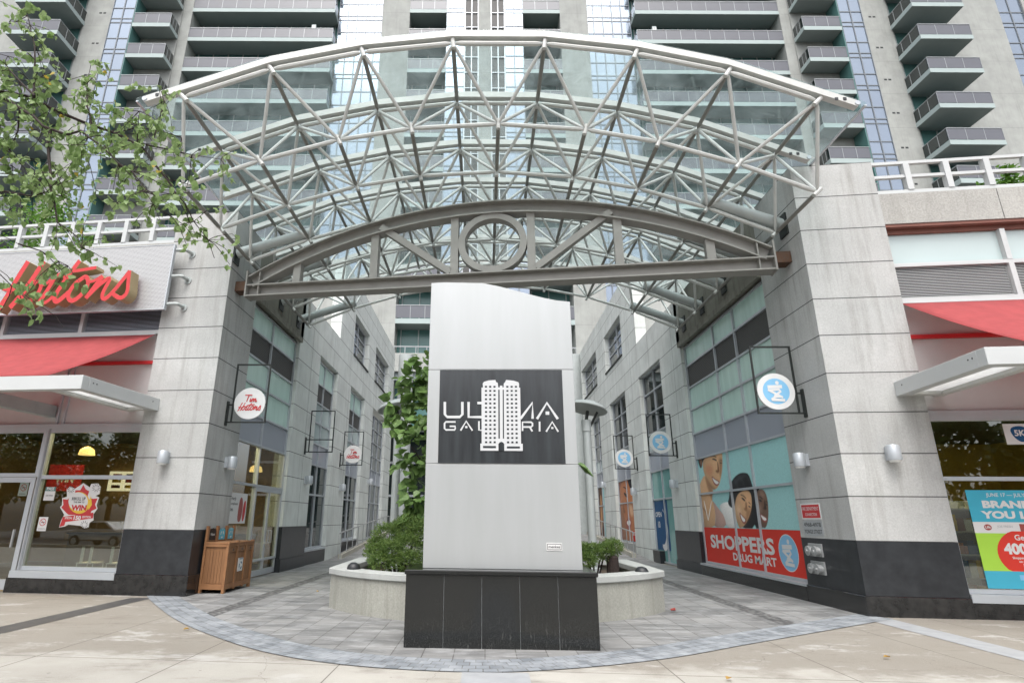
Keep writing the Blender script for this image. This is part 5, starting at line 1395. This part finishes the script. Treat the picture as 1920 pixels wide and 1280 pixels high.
# blue moon poster and face posters deeper in
P = W2(WR, 25.9, -.225)
t = thing('window_graphic', 'blue window poster with a white crescent moon and opening hour beside the green glass door', 'window graphic', WR(25.1, -.22, .5))
flat(P, [(.08, .5), (1.85, .5), (1.85, 2.42), (.08, 2.42)], 'backdrop', 'poster_blue', t)
mo = [(.9+.55*math.cos(a), 1.25+.78*math.sin(a)) for a in [R_(-125+i*14) for i in range(16)]]; mo = [(u+.22, z) for u, z in mo]; mi_ = [(.94+.55*math.cos(a), 1.45+.74*math.sin(a)) for a in [R_(62-i*11) for i in range(16)]]
mb = MB(); mb.poly([P(u, z, D) for u, z in mo+mi_]); mb.build('moon', 'ink_white', t, normals=False)
mb = MB(); text_mesh(mb, 'OPEN', P(.14, 1.78, D*2), WR.right, width=.86, height=.2, bold=.03, depth=0); text_mesh(mb, '10', P(.42, 1.35, D*2), WR.right, height=.26, bold=.03, depth=0); text_mesh(mb, 'pm', P(1.40, 1.42, D*2), WR.right, height=.09, bold=.02, depth=0, mi=1); mb.build('lettering', ['ink_white', 'ink_grey'], t)
P = W2(WR, 32.3, -.215)
t = thing('window_graphic', 'tall window poster of a close-up orange-toned face with a small red label', 'window graphic', WR(30.5, -.21, .7))
printed(P, .08, 3.6, .68, 3.58, .022, [('face', 'skin_orange', [(.3, .7), (.08, 2.4), (.3, 3.6), (2.6, 3.6), (3.5, 2.6), (3.3, 1.2), (2.2, .6)], 1, 2), ('hair', 'hair', [(1.9, 3.7), (3.7, 3.7), (3.7, 2.3), (3.1, 2.5), (2.5, 3.1)], 2, 2), ('neck_shade', 'skin_brown', [(.05, .6), (1.0, .6), (1.3, 1.2), (.7, 2.0), (.05, 2.4)], 2, 2), ('cheek', 'skin_glow', [(1.9, 2.5), (2.6, 2.4), (2.8, 1.9), (2.2, 1.8)], 3, 2),
 ('brow', 'hair', [(.8, 3.3), (1.5, 3.3), (2.1, 2.95), (1.5, 3.2)], 3, 1), ('eye', 'hair', [(.95, 3.02), (1.5, 2.98), (1.9, 2.75), (1.4, 2.78)], 3, 1), ('nose', 'skin_brown', [(.75, 2.8), (.6, 2.1), (.8, 1.95), (1.2, 2.05), (.9, 2.2)], 3, 1), ('mouth', 'lips', [(1.0, 1.6), (1.9, 1.8), (2.35, 1.55), (1.8, 1.15), (1.25, 1.2)], 3, 1), ('teeth', 'ink_white', [(1.15, 1.55), (1.9, 1.68), (2.15, 1.52), (1.7, 1.32)], 4, 1)], (.2, .06, .03), t, 0, 2)
l_ = flat(P, [(2.3, .68), (3.6, .68), (3.6, 1.15), (2.3, 1.15)], 'red_label', 'poster_red', t, D*3)
mb = MB(); text_mesh(mb, 'SHOPPERS', P(2.4, .93, D*4), WR.right, width=1.1, bold=.03, depth=0); text_mesh(mb, 'DRUG MART', P(2.8, .77, D*4), WR.right, width=.7, bold=.03, depth=0); mb.build('lettering', 'ink_white', l_)
P = W2(WR, 38.2, -.215)
t = thing('window_graphic', 'farthest dark brown and cream figure poster in the right passage windows', 'window graphic', WR(36.7, -.21, .7))
flat(P, [(.08, .68), (1.45, .68), (1.45, 3.55), (.08, 3.55)], 'backdrop', 'skin_dark', t); flat(P, sm([(.2, .7), (.8, 1.2), (1.2, 2.6), (.7, 3.4), (.3, 2.0)]), 'figure', 'skin_light', t, D); flat(P, sm([(1.5, .7), (2.9, .7), (2.9, 3.5), (1.5, 3.5)], 0), 'side_panel', 'poster_teal', t, D)
# street poster, right shop
P = W2(FR, 0, -.172)
t = thing('window_graphic', 'blue, white and green savings poster in the right shop window at the photo edge', 'window graphic', FR(3.1, -.17, .5))
for nm, m, z0, z1 in (('headline_panel', 'poster_cyan', 1.66, 2.24), ('brand_strip', 'ink_white', 1.46, 1.66), ('offer_panel', 'poster_green', .80, 1.46), ('footer_panel', 'poster_cyan', .50, .80)):
    o = flat(P, [(2.18, z0), (4.2, z0), (4.2, z1), (2.18, z1)], nm, m, t)
    mb = MB(); X = FR.right
    if z0 == 1.66:
        text_mesh(mb, 'JUNE 17 — JULY 14', P(2.52, 2.10, D), X, width=.78, bold=.01, depth=0); text_mesh(mb, 'BRANDS', P(2.42, 1.91, D), X, width=.98, height=.14, bold=.05, depth=0); text_mesh(mb, 'YOU LOVE', P(2.36, 1.72, D), X, width=1.28, height=.14, bold=.05, depth=0); mb.build('lettering', 'ink_white', o)
    elif z0 == 1.46:
        mb.poly([P(u, z, D) for u, z in ell(2.42, 1.565, .065, .055)], 1); text_mesh(mb, 'Life', P(2.42, 1.545, D*2), X, width=.09, align='CENTER', bold=.02, depth=0, mi=0)
        text_mesh(mb, 'JOE FRESH', P(2.58, 1.55, D), X, width=.26, depth=0, mi=2); mb.poly([P(u, z, D) for u, z in [(2.96, 1.50), (3.06, 1.50), (3.06, 1.63), (2.96, 1.63)]], 1); text_mesh(mb, 'QUO', P(3.2, 1.55, D), X, width=.2, depth=0, mi=2)
        mb.build('lettering', ['ink_white', 'lips', 'ink_grey'], o)
    elif z0 == .80:
        c = [(u, z) for u, z in ell(3.08, 1.10, .60, .46, 40)]
        c = [(u, max(.80, min(1.50, z))) for u, z in c]; mb.poly([P(u, z, D) for u, z in c], 1)
        text_mesh(mb, 'Get', P(2.93, 1.34, D*2), X, height=.10, align='CENTER', bold=.02, depth=0); text_mesh(mb, '400', P(2.60, 1.09, D*2), X, height=.2, bold=.05, depth=0)
        for i, l in enumerate(('Shoppers Optimum Bonus Points', 'on participating brands at', 'Shoppers Drug Mart')): text_mesh(mb, l, P(3.1, 1.0-.062*i, D*2), X, size=.058, align='CENTER', bold=.02, depth=0)
        mb.build('lettering', ['ink_white', 'poster_red'], o)
    else:
        mb.poly([P(u, z, D) for u, z in [(2.75, .65), (3.8, .65), (3.8, .74), (2.75, .74)]]); text_mesh(mb, 'See in store', P(2.85, .55, D), X, size=.05, bold=.02, depth=0, mi=1); mb.build('lettering', ['logo_blue', 'ink_white'], o)
t = thing('hours_sticker', 'white sticker with a blue shield in the right shop transom glass', 'sticker', FR(3.3, -.17, 3.2))
P = W2(FR, 0, -.172); flat(P, [(3.12, 3.1), (3.62, 3.1), (3.62, 3.5), (3.12, 3.5)], 'backing', 'ink_white', t); flat(P, sm([(3.22, 3.42), (3.42, 3.47), (3.56, 3.4), (3.5, 3.22), (3.4, 3.12), (3.26, 3.24)]), 'shield', 'poster_blue', t, D)
mb = MB(); text_mesh(mb, '5K', P(3.39, 3.26, D*2), FR.right, height=.12, align='CENTER', bold=.03, depth=0); mb.build('lettering', 'ink_white', t)
# contest decal on the left shop window
def DP(x, y, d=0): return FL(5.36-.002614*x-.000495*y, -.174+d, 2.64-.00232*y)
def dpoly(pts, nm, m, par, d, s=0): return MB().poly([DP(x, y, d) for x, y in (sm(pts, s) if s else pts)]).build(nm, m, par, normals=False)
t = thing('window_decal', 'large red and white maple leaf contest decal on the left shop window', 'decal', FL(3.1, -.17, 1.3))
dpoly([(585, 575), (605, 505), (635, 450), (590, 375), (610, 355), (612, 285), (660, 270), (655, 200), (690, 165), (740, 190), (800, 150), (825, 132), (850, 150), (890, 175), (905, 140), (975, 135), (1000, 170), (990, 240), (950, 260), (985, 275), (960, 355), (970, 385), (930, 440), (930, 500), (890, 525), (880, 570), (840, 580), (800, 555), (680, 545), (640, 565)], 'backing', 'ink_white', t, 0)
dpoly([(825, 150), (850, 195), (885, 215), (870, 260), (880, 300), (905, 285), (925, 290), (970, 285), (945, 345), (960, 385), (910, 410), (890, 450), (680, 450), (655, 430), (605, 378), (625, 350), (618, 295), (665, 300), (690, 280), (740, 250), (745, 205), (795, 205)], 'maple_leaf', 'sign_red', t, D)
dpoly(ell(785, 330, 105, 108), 'badge', 'ink_yellow', t, D*2); dpoly(ell(775, 318, 98, 92), 'badge_face', 'ink_white', t, D*3)
dpoly([(875, 340), (905, 260), (915, 350), (880, 400)], 'pencil', 'ink_yellow', t, D*4)
dpoly([(590, 570), (625, 470), (930, 425), (925, 480), (690, 515), (650, 520), (640, 555)], 'ribbon', 'sign_red', t, D*4)
mb = MB()
for cx, cy, r in ((955, 180, 42), (700, 195, 38), (840, 545, 40)):
    for a in range(10): ribbon(mb, [(cx+r*.45*math.cos(a*.63), cy+r*.45*math.sin(a*.63)), (cx+r*math.cos(a*.63), cy+r*math.sin(a*.63))], 5, lambda x, y, d: DP(x, y, D*2), smooth=0)
mb.build('burst_lines', 'ink_black', t, normals=False)
mb = MB(); r_ = FL.right
text_mesh(mb, 'RRROLL UP', DP(778, 306, D*5), r_, width=.36, height=.075, align='CENTER', bold=.02, shear=.1, depth=0, mi=1); text_mesh(mb, 'THE RIM TO', DP(782, 333, D*5), r_, width=.28, height=.04, align='CENTER', bold=.02, depth=0, mi=1)
text_mesh(mb, 'WIN', DP(778, 408, D*5), r_, width=.40, height=.13, align='CENTER', bold=.05, depth=0, mi=0); text_mesh(mb, 'SPECIAL', DP(680, 492, D*5), r_, width=.2, height=.05, align='CENTER', bold=.03, depth=0, mi=2); text_mesh(mb, '150', DP(765, 500, D*5), r_, width=.19, height=.1, align='CENTER', bold=.05, depth=0, mi=2); text_mesh(mb, 'EDITION', DP(860, 480, D*5), r_, width=.22, height=.05, align='CENTER', bold=.03, depth=0, mi=2)
mb.build('lettering', ['sign_red', 'ink_black', 'ink_white'], t)
def sticker(lab, F, P, u0, u1, z0, z1, mat, lines, mats=('ink_white', 'ink_black')):
    t = thing('window_sticker', lab, 'sticker', P(u0, z0)); flat(P, [(u0, z0), (u1, z0), (u1, z1), (u0, z1)], 'backing', mat, t)
    mb = MB()
    for txt, u, z, w, mi in lines: text_mesh(mb, txt, P(u, z, D), F.right, width=w, align='CENTER', bold=.02, depth=0, mi=mi)
    mb.build('lettering', list(mats), t); return t
PL = W2(FL, 0, -.174)
PLn = lambda u, z, d=0: FL(-u, -.174+d, z)
t = sticker('green and white pass certificate on the left shop window', FL, PLn, -4.12, -3.84, 1.92, 2.24, 'ink_white', [('CERTIFIED', -3.98, 2.02, .2, 1)])
flat(PLn, [(-4.12, 2.14), (-3.84, 2.14), (-3.84, 2.24), (-4.12, 2.24)], 'header', 'tower_teal', t, D); mb = MB(); text_mesh(mb, 'PASS', PLn(-3.98, 2.16, D*2), FL.right, width=.2, align='CENTER', bold=.03, depth=0); mb.build('lettering', 'ink_white', t)
for lab, u, z in (('white no-smoking sticker low on the left shop window', -4.0, 1.22), ('white no-smoking sticker high on the glass of the left shop door', -4.72, 2.02)):
    t = sticker(lab, FL, PLn, u-.12, u+.12, z, z+.32, 'ink_white', [('NO SMOKING', u, z+.04, .18, 1)])
    mb = MB()
    for r0, r1 in ((.085, .07),):
        for i in range(24):
            a, b = 2*math.pi*i/24, 2*math.pi*(i+1)/24
            mb.add([PLn(u+r*math.cos(q), z+.2+r*math.sin(q), D) for r, q in ((r0, a), (r0, b), (r1, b), (r1, a))], [(0, 1, 2, 3)])
    ribbon(mb, [(u-.055, z+.255), (u+.055, z+.145)], .014, lambda x, y, d: PLn(x, y, D), smooth=0); ribbon(mb, [(u-.045, z+.195), (u+.05, z+.2)], .016, lambda x, y, d: PLn(x, y, D*.6), smooth=0, mi=1)
    mb.build('symbol', ['sign_red', 'ink_black'], t, normals=False)
PW = W2(WL, 0, -.165)
t = sticker('white and red drink poster on the passage window beside the double door', WL, PW, 15.45, 16.75, 1.42, 2.22, 'ink_white', [('perfectly', 15.78, 2.0, .42, 1), ('uncomplicated', 15.85, 1.88, .55, 1), ('lattes.', 15.72, 1.74, .32, 1)])
flat(PW, sm([(16.2, 1.46), (16.45, 1.46), (16.5, 1.9), (16.4, 2.12), (16.25, 2.1), (16.2, 1.8)]), 'drink', 'lips', t, D); flat(PW, sm([(16.5, 1.46), (16.68, 1.5), (16.7, 2.05), (16.52, 2.0)]), 'drink', 'sign_red', t, D)
# plates on the right pillar
PR_ = W2(WR, 0, .006)
PRn = lambda u, z, d=0: WR(-u, .006+d, z)
t = thing('fire_sign', 'red and white fire department connection sign on the right pillar', 'sign', WR(13.15, 0, 1.68))
MB().fb(WR, 12.80, 13.56, 0, .006, 1.68, 2.01).build('plate', 'ink_white', t); flat(PRn, [(-13.53, 1.71), (-12.83, 1.71), (-12.83, 1.98), (-13.53, 1.98)], 'field', 'sign_red', t, D)
mb = MB(); text_mesh(mb, 'FIRE DEPARTMENT', PRn(-13.18, 1.86, D*2), WR.right, width=.64, height=.075, align='CENTER', bold=.0, depth=0); text_mesh(mb, 'CONNECTION', PRn(-13.18, 1.75, D*2), WR.right, width=.46, height=.06, align='CENTER', bold=.008, depth=0); mb.build('lettering', 'ink_white', t)
t = thing('address_sign', 'grey address plate with black street numbers below the red fire sign', 'sign', WR(13.2, 0, 1.33))
MB().fb(WR, 12.82, 13.58, 0, .005, 1.34, 1.655).build('plate', 'ink_grey', t)
mb = MB(); text_mesh(mb, '4968-4978', PRn(-13.2, 1.53, D), WR.right, width=.66, height=.085, align='CENTER', bold=0, depth=0); text_mesh(mb, 'YONGE STREET', PRn(-13.2, 1.39, D), WR.right, width=.68, height=.08, align='CENTER', bold=0, depth=0); mb.build('lettering', 'ink_black', t)
for z, w_ in ((.93, 'upper'), (.58, 'lower')):
    t = thing('fire_connection', 'chrome twin fire hose connection on the black pillar base, the %s one' % w_, 'fire connection', WR(13.2, 0, z), 'fire hose connections')
    MB().fb(WR, 12.94, 13.46, .0, .03, z, z+.26).build('plate', 'steel', t, bevel=.006)
    for y in (13.07, 13.33): MB().lathe(WR(y, .03, z+.11), [(.085, 0), (.085, .05), (.10, .052), (.10, .10), (.03, .105), (.03, .13)], 14, ax=(-1, 0, 0)).build('cap', 'steel', t, smooth=True)

# ---------------------------------------------------------------- recycling bin
t = thing('recycling_bin', 'brown slatted three-compartment recycling bin against the left pillar', 'bin', (-6.26, 14.75, gz(-6.3)))
zb = gz(-6.3); x0, x1, y0, y1 = -6.55, -5.97, 14.0, 15.55
MB().box(x0+.03, x1-.03, y0+.03, y1-.03, zb+.08, zb+1.06).build('body', 'bin_wood', t)
mb = MB()
for y in (y0, (y0*2+y1)/3, (y0+2*y1)/3, y1-.09):
    mb.box(x1-.05, x1+.01, y, y+.09, zb+.0 if y in (y0, y1-.09) else zb+.05, zb+1.12)
    mb.box(x0, x0+.05, y, y+.09, zb, zb+1.46)
for z0, z1 in ((.08, .2), (1.0, 1.1)): mb.box(x1-.028, x1+.006, y0+.092, y1-.092, zb+z0, zb+z1).box(x0+.052, x1-.052, y0-.004, y0+.028, zb+z0, zb+z1)
mb.build('posts', 'bin_wood_rail', t)
mb = MB()
for i in range(6): mb.box(x0+.1+i*.072, x0+.1+i*.072+.066, y0+.012, y0+.034, zb+.21, zb+.92)
k = 0; y = y0+.1
while y < y1-.12: mb.box(x1-.034, x1-.014, y, y+.06, zb+.21, zb+.86); y += .0665
mb.build('slats', 'bin_wood', t)
MB().box(x0+.05, x1+.02, y0-.01, y1+.01, zb+1.062, zb+1.10).build('lid', 'bin_wood_rail', t, bevel=.01)
for i in range(3):
    a = y0+(y1-y0)*i/3+.12; b = a+.30
    d = MB().box(x1-.02, x1+.004, a-.01, b+.05, zb+.88, zb+.985).build('flap', 'bin_wood', t); MB().lathe((x1+.004, (a+b)/2+.02, zb+.93), [(.03, 0), (.03, .004)], 10, ax=(1, 0, 0)).build('lock', 'black_plastic', d)
    MB().box(x0+.0, x0+.03, a-.03, b+.07, zb+1.1, zb+1.40).build('back_panel', 'bin_wood', t)
    pts = [(a, 1.14), (b+.04, 1.14), (b+.04, 1.34), (b, 1.39), ((a+b)/2+.02, 1.41), (a+.04, 1.39), (a, 1.34)]
    pl = MB().poly([(x0+.035, y_, zb+z_) for y_, z_ in pts]).build('sign_plate', 'bark' if i == 0 else 'logo_blue' if i == 3 else ('soffit_brown' if i == 0 else 'poster_cyan'), t, normals=False)
    mb = MB()
    if i == 0: text_mesh(mb, 'Waste', (x0+.038, (a+b)/2+.02, zb+1.24), (0, 1, 0), width=.22, align='CENTER', bold=.02, depth=0)
    else:
        for q in range(3):
            an_ = q*2.09; ribbon(mb, [((a+b)/2+.02+.075*math.cos(an_+u*.3), 1.26+.075*math.sin(an_+u*.3)) for u in range(5)], .034, lambda x, z, d: (x0+.038, x, zb+z), smooth=0)
        text_mesh(mb, 'Paper' if i == 1 else 'Cans', (x0+.038, (a+b)/2+.02, zb+1.36), (0, 1, 0), width=.12, align='CENTER', bold=.02, depth=0)
    mb.build('symbol', 'ink_white', pl, normals=False)
ds = MB().box(x1-.012, x1+.006, 14.68, 14.94, zb+.42, zb+.72).build('recycling_sticker', 'ink_white', t)
mb = MB()
for q in range(3):
    an_ = q*2.09+.5; ribbon(mb, [(14.81+.075*math.cos(an_+u*.3), .55+.075*math.sin(an_+u*.3)) for u in range(5)], .036, lambda x, z, d: (x1+.008, x, zb+z), smooth=0)
text_mesh(mb, 'Recycle', (x1+.008, 14.81, zb+.67), (0, 1, 0), width=.2, align='CENTER', bold=.02, depth=0); mb.build('symbol', 'poster_blue', ds, normals=False)

# ---------------------------------------------------------------- ramps and handrails
def handrail(x, y0_, y1_, lab, kerb=True, wx=0):
    t = thing('handrail', lab, 'handrail', (x, y0_, gz(x, y0_)), 'handrails in the passage')
    if kerb:
        mb = MB(); n = 16; w = .09
        for i in range(n+1):
            y = y0_+(y1_-y0_)*i/n; z = gz(x, y); dx = wx*max(0, 1-(y-y0_)/2.2)**2
            for a, b in ((-w, -.05), (w, -.05), (w, .17), (-w, .17)): mb.v.append((x+dx+a, y, z+b))
        for i in range(n):
            for q in range(4): mb.f.append((i*4+q, i*4+(q+1) % 4, i*4+4+(q+1) % 4, i*4+4+q)); mb.m.append(0)
        mb.f += [(0, 1, 2, 3), (n*4, n*4+1, n*4+2, n*4+3)]; mb.m += [0, 0]
        mb.build('kerb', 'curb_concrete', t)
    n = max(3, round((y1_-y0_)/1.15)); P = [(x, y0_+(y1_-y0_)*i/n) for i in range(n+1)]
    mb = MB().tube([(x, y0_-.25, gz(x, y0_)+1.02)]+[(x, y, gz(x, y)+1.06) for _, y in P], .028, 8)
    mb.tube([(x, y, gz(x, y)+.22) for _, y in P], .016, 6); mb.build('rail', 'steel', t, smooth=True)
    for _, y in P: MB().tube([(x, y, gz(x, y)), (x, y, gz(x, y)+1.05)], .02, 8).build('post', 'steel', t, smooth=True)
handrail(-6.15, 25.8, 38.5, 'steel handrail on a kerb rising along the left passage wall')
handrail(6.5, 27.0, 38.5, 'steel handrail on a kerb rising along the right passage wall, past the moon poster')
handrail(4.7, 30, 41, 'inner steel handrail on the right, half hidden behind the lamp post', False)
handrail(-4.6, 31, 41, 'inner steel handrail on the left, half hidden behind the yew', False)

# ---------------------------------------------------------------- small litter
tag(MB().lathe((3.50, 12.0, .015), [(.018, 0), (.026, .08), (.028, .085)], 12, ax=(.8, -.3, .15)).build('paper_cup', ['lips'], smooth=True), 'crushed red paper cup at the right foot of the planter', 'cup')
rnd = random.Random(4)
for x, y, lab in ((-4.55, 9.6, 'dry leaf on the tan sidewalk left of the sett arc'), (-3.9, 14.5, 'dry leaf on the pavers in front of the recycling bin'), (5.1, 8.3, 'small dry leaf on the tan sidewalk at the right'), (2.6, 7.1, 'dry leaf on the pale slabs just outside the sett arc')):
    mb = MB(); leaf_faces(mb, Vector((x, y, gz(x)+.012)), Vector((rnd.uniform(-1, 1), rnd.uniform(-1, 1), .05)), Vector((.1, 0, 1)), .10, .06, .3)
    tag(mb.build('fallen_leaf', 'fallen_leaf', normals=False), lab, 'leaf', 'fallen leaves')

# ---------------------------------------------------------------- shop interiors
def pendant(x, y, z, lab):
    t = thing('pendant_lamp', lab, 'lamp', (x, y, z), 'lit pendant lamps in the left shop')
    MB().lathe((x, y, z), [(.20, 0), (.205, .02), (.17, .16), (.08, .22), (.03, .24)], 18).build('shade', 'lamp_glow', t, smooth=True)
    MB().tube([(x, y, z+.24), (x, y, 4.2)], .008, 5).build('cord', 'black_plastic', t)
pendant(-11.2, 16.0, 3.2, 'lit yellow pendant lamp just right of the shop window mullion'); pendant(-9.05, 16.0, 2.98, 'lit yellow pendant lamp half hidden by the left pillar'); pendant(-7.5, 19.0, 3.0, 'lit yellow pendant lamp above the passage window beside the double door')
t = thing('menu_board', 'lit menu board on the back wall of the left shop', 'menu board', (-12.6, 21.3, 2.4))
MB().box(-13.9, -11.3, 21.32, 21.4, 2.45, 3.15).build('screen', 'menu_glow', t)
mb = MB(); 
for i in range(5):
    for j in range(3): mb.box(-13.75+i*.5, -13.42+i*.5, 21.31, 21.318, 2.55+j*.2, 2.66+j*.2, (i+j) % 3)
mb.build('menu_items', ['soffit_brown', 'ink_yellow', 'sign_red'], t)
t = thing('contest_banner', 'red contest banner hung inside the left shop', 'banner', (-13.2, 18, 2.5))
MB().box(-13.7, -12.6, 18, 18.02, 2.3, 3.1).build('cloth', 'sign_red', t); mb = MB(); text_mesh(mb, 'WIN', (-13.15, 17.99, 2.55), (1, 0, 0), width=.6, align='CENTER', bold=.04, depth=0); mb.build('lettering', 'ink_white', t)
def shop_chair(x, y, lab):
    t = thing('shop_chair', lab, 'chair', (x, y, 0), 'pale metal chairs inside the left shop')
    for a in (-.2, .2):
        for b in (-.2, .2): MB().tube([(x+a*1.05, y+b*1.05, 0), (x+a, y+b, .45)], .014, 6).build('leg', 'ink_white', t)
    MB().box(x-.22, x+.22, y-.22, y+.22, .45, .475).build('seat', 'ink_white', t)
    mb = MB()
    for a in (-.14, .08): mb.box(x+a, x+a+.07, y-.215, y-.2, .48, .85)
    mb.build('backrest', 'ink_white', t)
    MB().tube([(x-.2, y-.21, .2), (x+.2, y-.21, .2)], .01, 6).build('stretcher', 'ink_white', t)
shop_chair(-9.85, 15.0, 'pale metal chair inside the left shop, the left of two by the glass'); shop_chair(-9.1, 15.0, 'pale metal chair inside the left shop, next to the pillar edge')
t = thing('service_counter', 'dark counter inside the left shop', 'counter', (-10.5, 19.5, 0)); MB().box(-13.5, -7.6, 19.2, 19.9, 0, 1.0).build('body', 'interior_floor', t); MB().box(-13.55, -7.55, 19.15, 19.95, 1.0, 1.05).build('worktop', 'black_plastic', t)
for x0_ in (-12.5, -10.4, -8.2): tag(MB().box(x0_, x0_+1.2, 15.2, 16.6, 4.15, 4.19).build('fill_panel', 'fill_glow'), 'unseen glowing panel added to brighten the left shop', 'fill light', 'added fill panels in the left shop')  # added panels, kept out of view, to brighten the left room
for x0_ in (8.2, 10.4, 12.6): tag(MB().box(x0_, x0_+1.6, 12.9, 13.5, 4.15, 4.19).build('fill_panel', 'fill_glow'), 'unseen glowing panel added to brighten the right shop', 'fill light', 'added fill panels in the right shop')  # added panels above the sight line, so the shelves get light
def shelf(x, y, seed, lab):
    t = thing('shop_shelf', lab, 'shelf', (x, y, 0), 'stocked shelves in the right shop')
    mb = MB().box(x, x+.04, y, y+.5, 0, 2.1).box(x+1.36, x+1.4, y, y+.5, 0, 2.1).box(x+.04, x+1.36, y+.46, y+.5, 0, 2.1)
    for z in (.1, .55, 1.0, 1.45, 1.9): mb.box(x+.042, x+1.358, y, y+.458, z, z+.03)
    mb.build('frame', 'white_metal', t); rnd = random.Random(seed); g = MB()
    for z in (.13, .58, 1.03, 1.48):
        u = x+.06
        while u < x+1.25:
            w = rnd.uniform(.07, .16); g.box(u, u+w-.01, y+.03, y+.3, z, z+rnd.uniform(.15, .34), rnd.randrange(6)); u += w
    g.build('goods', ['poster_red', 'soffit_brown', 'ink_white', 'ink_yellow', 'poster_blue', 'skin_orange'], t)
shelf(9.0, 12.9, 1, 'stocked shelf just inside the right shop window beside the pillar'); shelf(10.6, 13.6, 2, 'stocked shelf behind the savings poster in the right shop'); shelf(12.2, 14.2, 3, 'stocked shelf farthest right in the right shop')

# ---------------------------------------------------------------- the street behind the camera, seen in the glass
def big_tree(x, y, seed, lab):
    t = thing('roadside_tree', lab, 'tree', (x, y, -.2), 'roadside trees across the street')
    MB().tube([(x, y, -.2), (x+.05, y, 2), (x, y, 4.5), (x+.1, y, 7)], [.24, .2, .15, .05], 9).tube([(x, y, 3), (x+1.4, y, 5)], [.1, .03], 6).tube([(x, y, 3.2), (x-1.3, y+.3, 5.2)], [.1, .03], 6).build('trunk', 'bark', t, smooth=True)
    mb = MB(); blob_crown(mb, (x, y, 6.0), (3.5, 2.8, 3.6), 3000, .46, .34, seed, clumps=40); mb.build('crown', 'street_leaf', t, normals=False); return t
T0 = big_tree(-18, -15, 31, 'roadside tree across the street, reflected in the shop glass')
for x, y in ((-48, -16), (-42, -14.5), (-36.5, -15.5), (-30.5, -14.6), (-24, -15.6), (-12, -14), (-6.2, -15.5), (0, -15), (6.5, -14.5), (12.5, -15), (18.5, -14), (24.5, -15), (30, -15.5), (36, -14.5), (42, -15.5)):
    c = copy_tree(T0); c.location = (x, y, -.2); c.rotation_euler.z = x
def car(x, y, mat, lab):
    t = thing('parked_car', lab, 'car', (x, y, -.2), 'cars parked at the kerb')
    prof = [(-2.2, .35), (-2.25, .7), (-2.1, .92), (-1.55, .98), (-.95, 1.42), (.55, 1.46), (1.25, 1.0), (2.05, .86), (2.2, .6), (2.15, .35)]
    b = MB().prism([(x+u, y-.86, -.2+z) for u, z in prof], (0, 1.72, 0)).build('body', mat, t, bevel=.06)
    for s in (-.868, .868):
        MB().add([(x-1.35, y+s, .82), (-.0+x, y+s, .82), (x, y+s, 1.16), (x-.92, y+s, 1.16)], [(0, 1, 2, 3)]).add([(x+.06, y+s, .82), (x+1.1, y+s, .82), (x+.5, y+s, 1.18), (x+.06, y+s, 1.18)], [(0, 1, 2, 3)]).build('window', 'dark_glass', t, normals=False)
        for u in (-1.35, 1.4):
            w = MB().lathe((x+u, y+s*.93, .12), [(.32, 0), (.32, .12 if s > 0 else -.12)], 18, ax=(0, 1, 0)).build('wheel', 'rubber', t); MB().lathe((x+u, y+s*.93, .12), [(.19, 0), (.19, .13 if s > 0 else -.13)], 12, ax=(0, 1, 0)).build('rim', 'steel', w)
    return t
C0 = car(-26.5, -5.0, 'car_silver', 'silver car parked at the kerb across from the left shop')
car(-20.5, -5.0, 'car_white', 'white car parked at the kerb, right of the silver one in the window reflection'); car(24, -5.0, 'car_silver', 'silver car parked at the kerb across from the right shop')
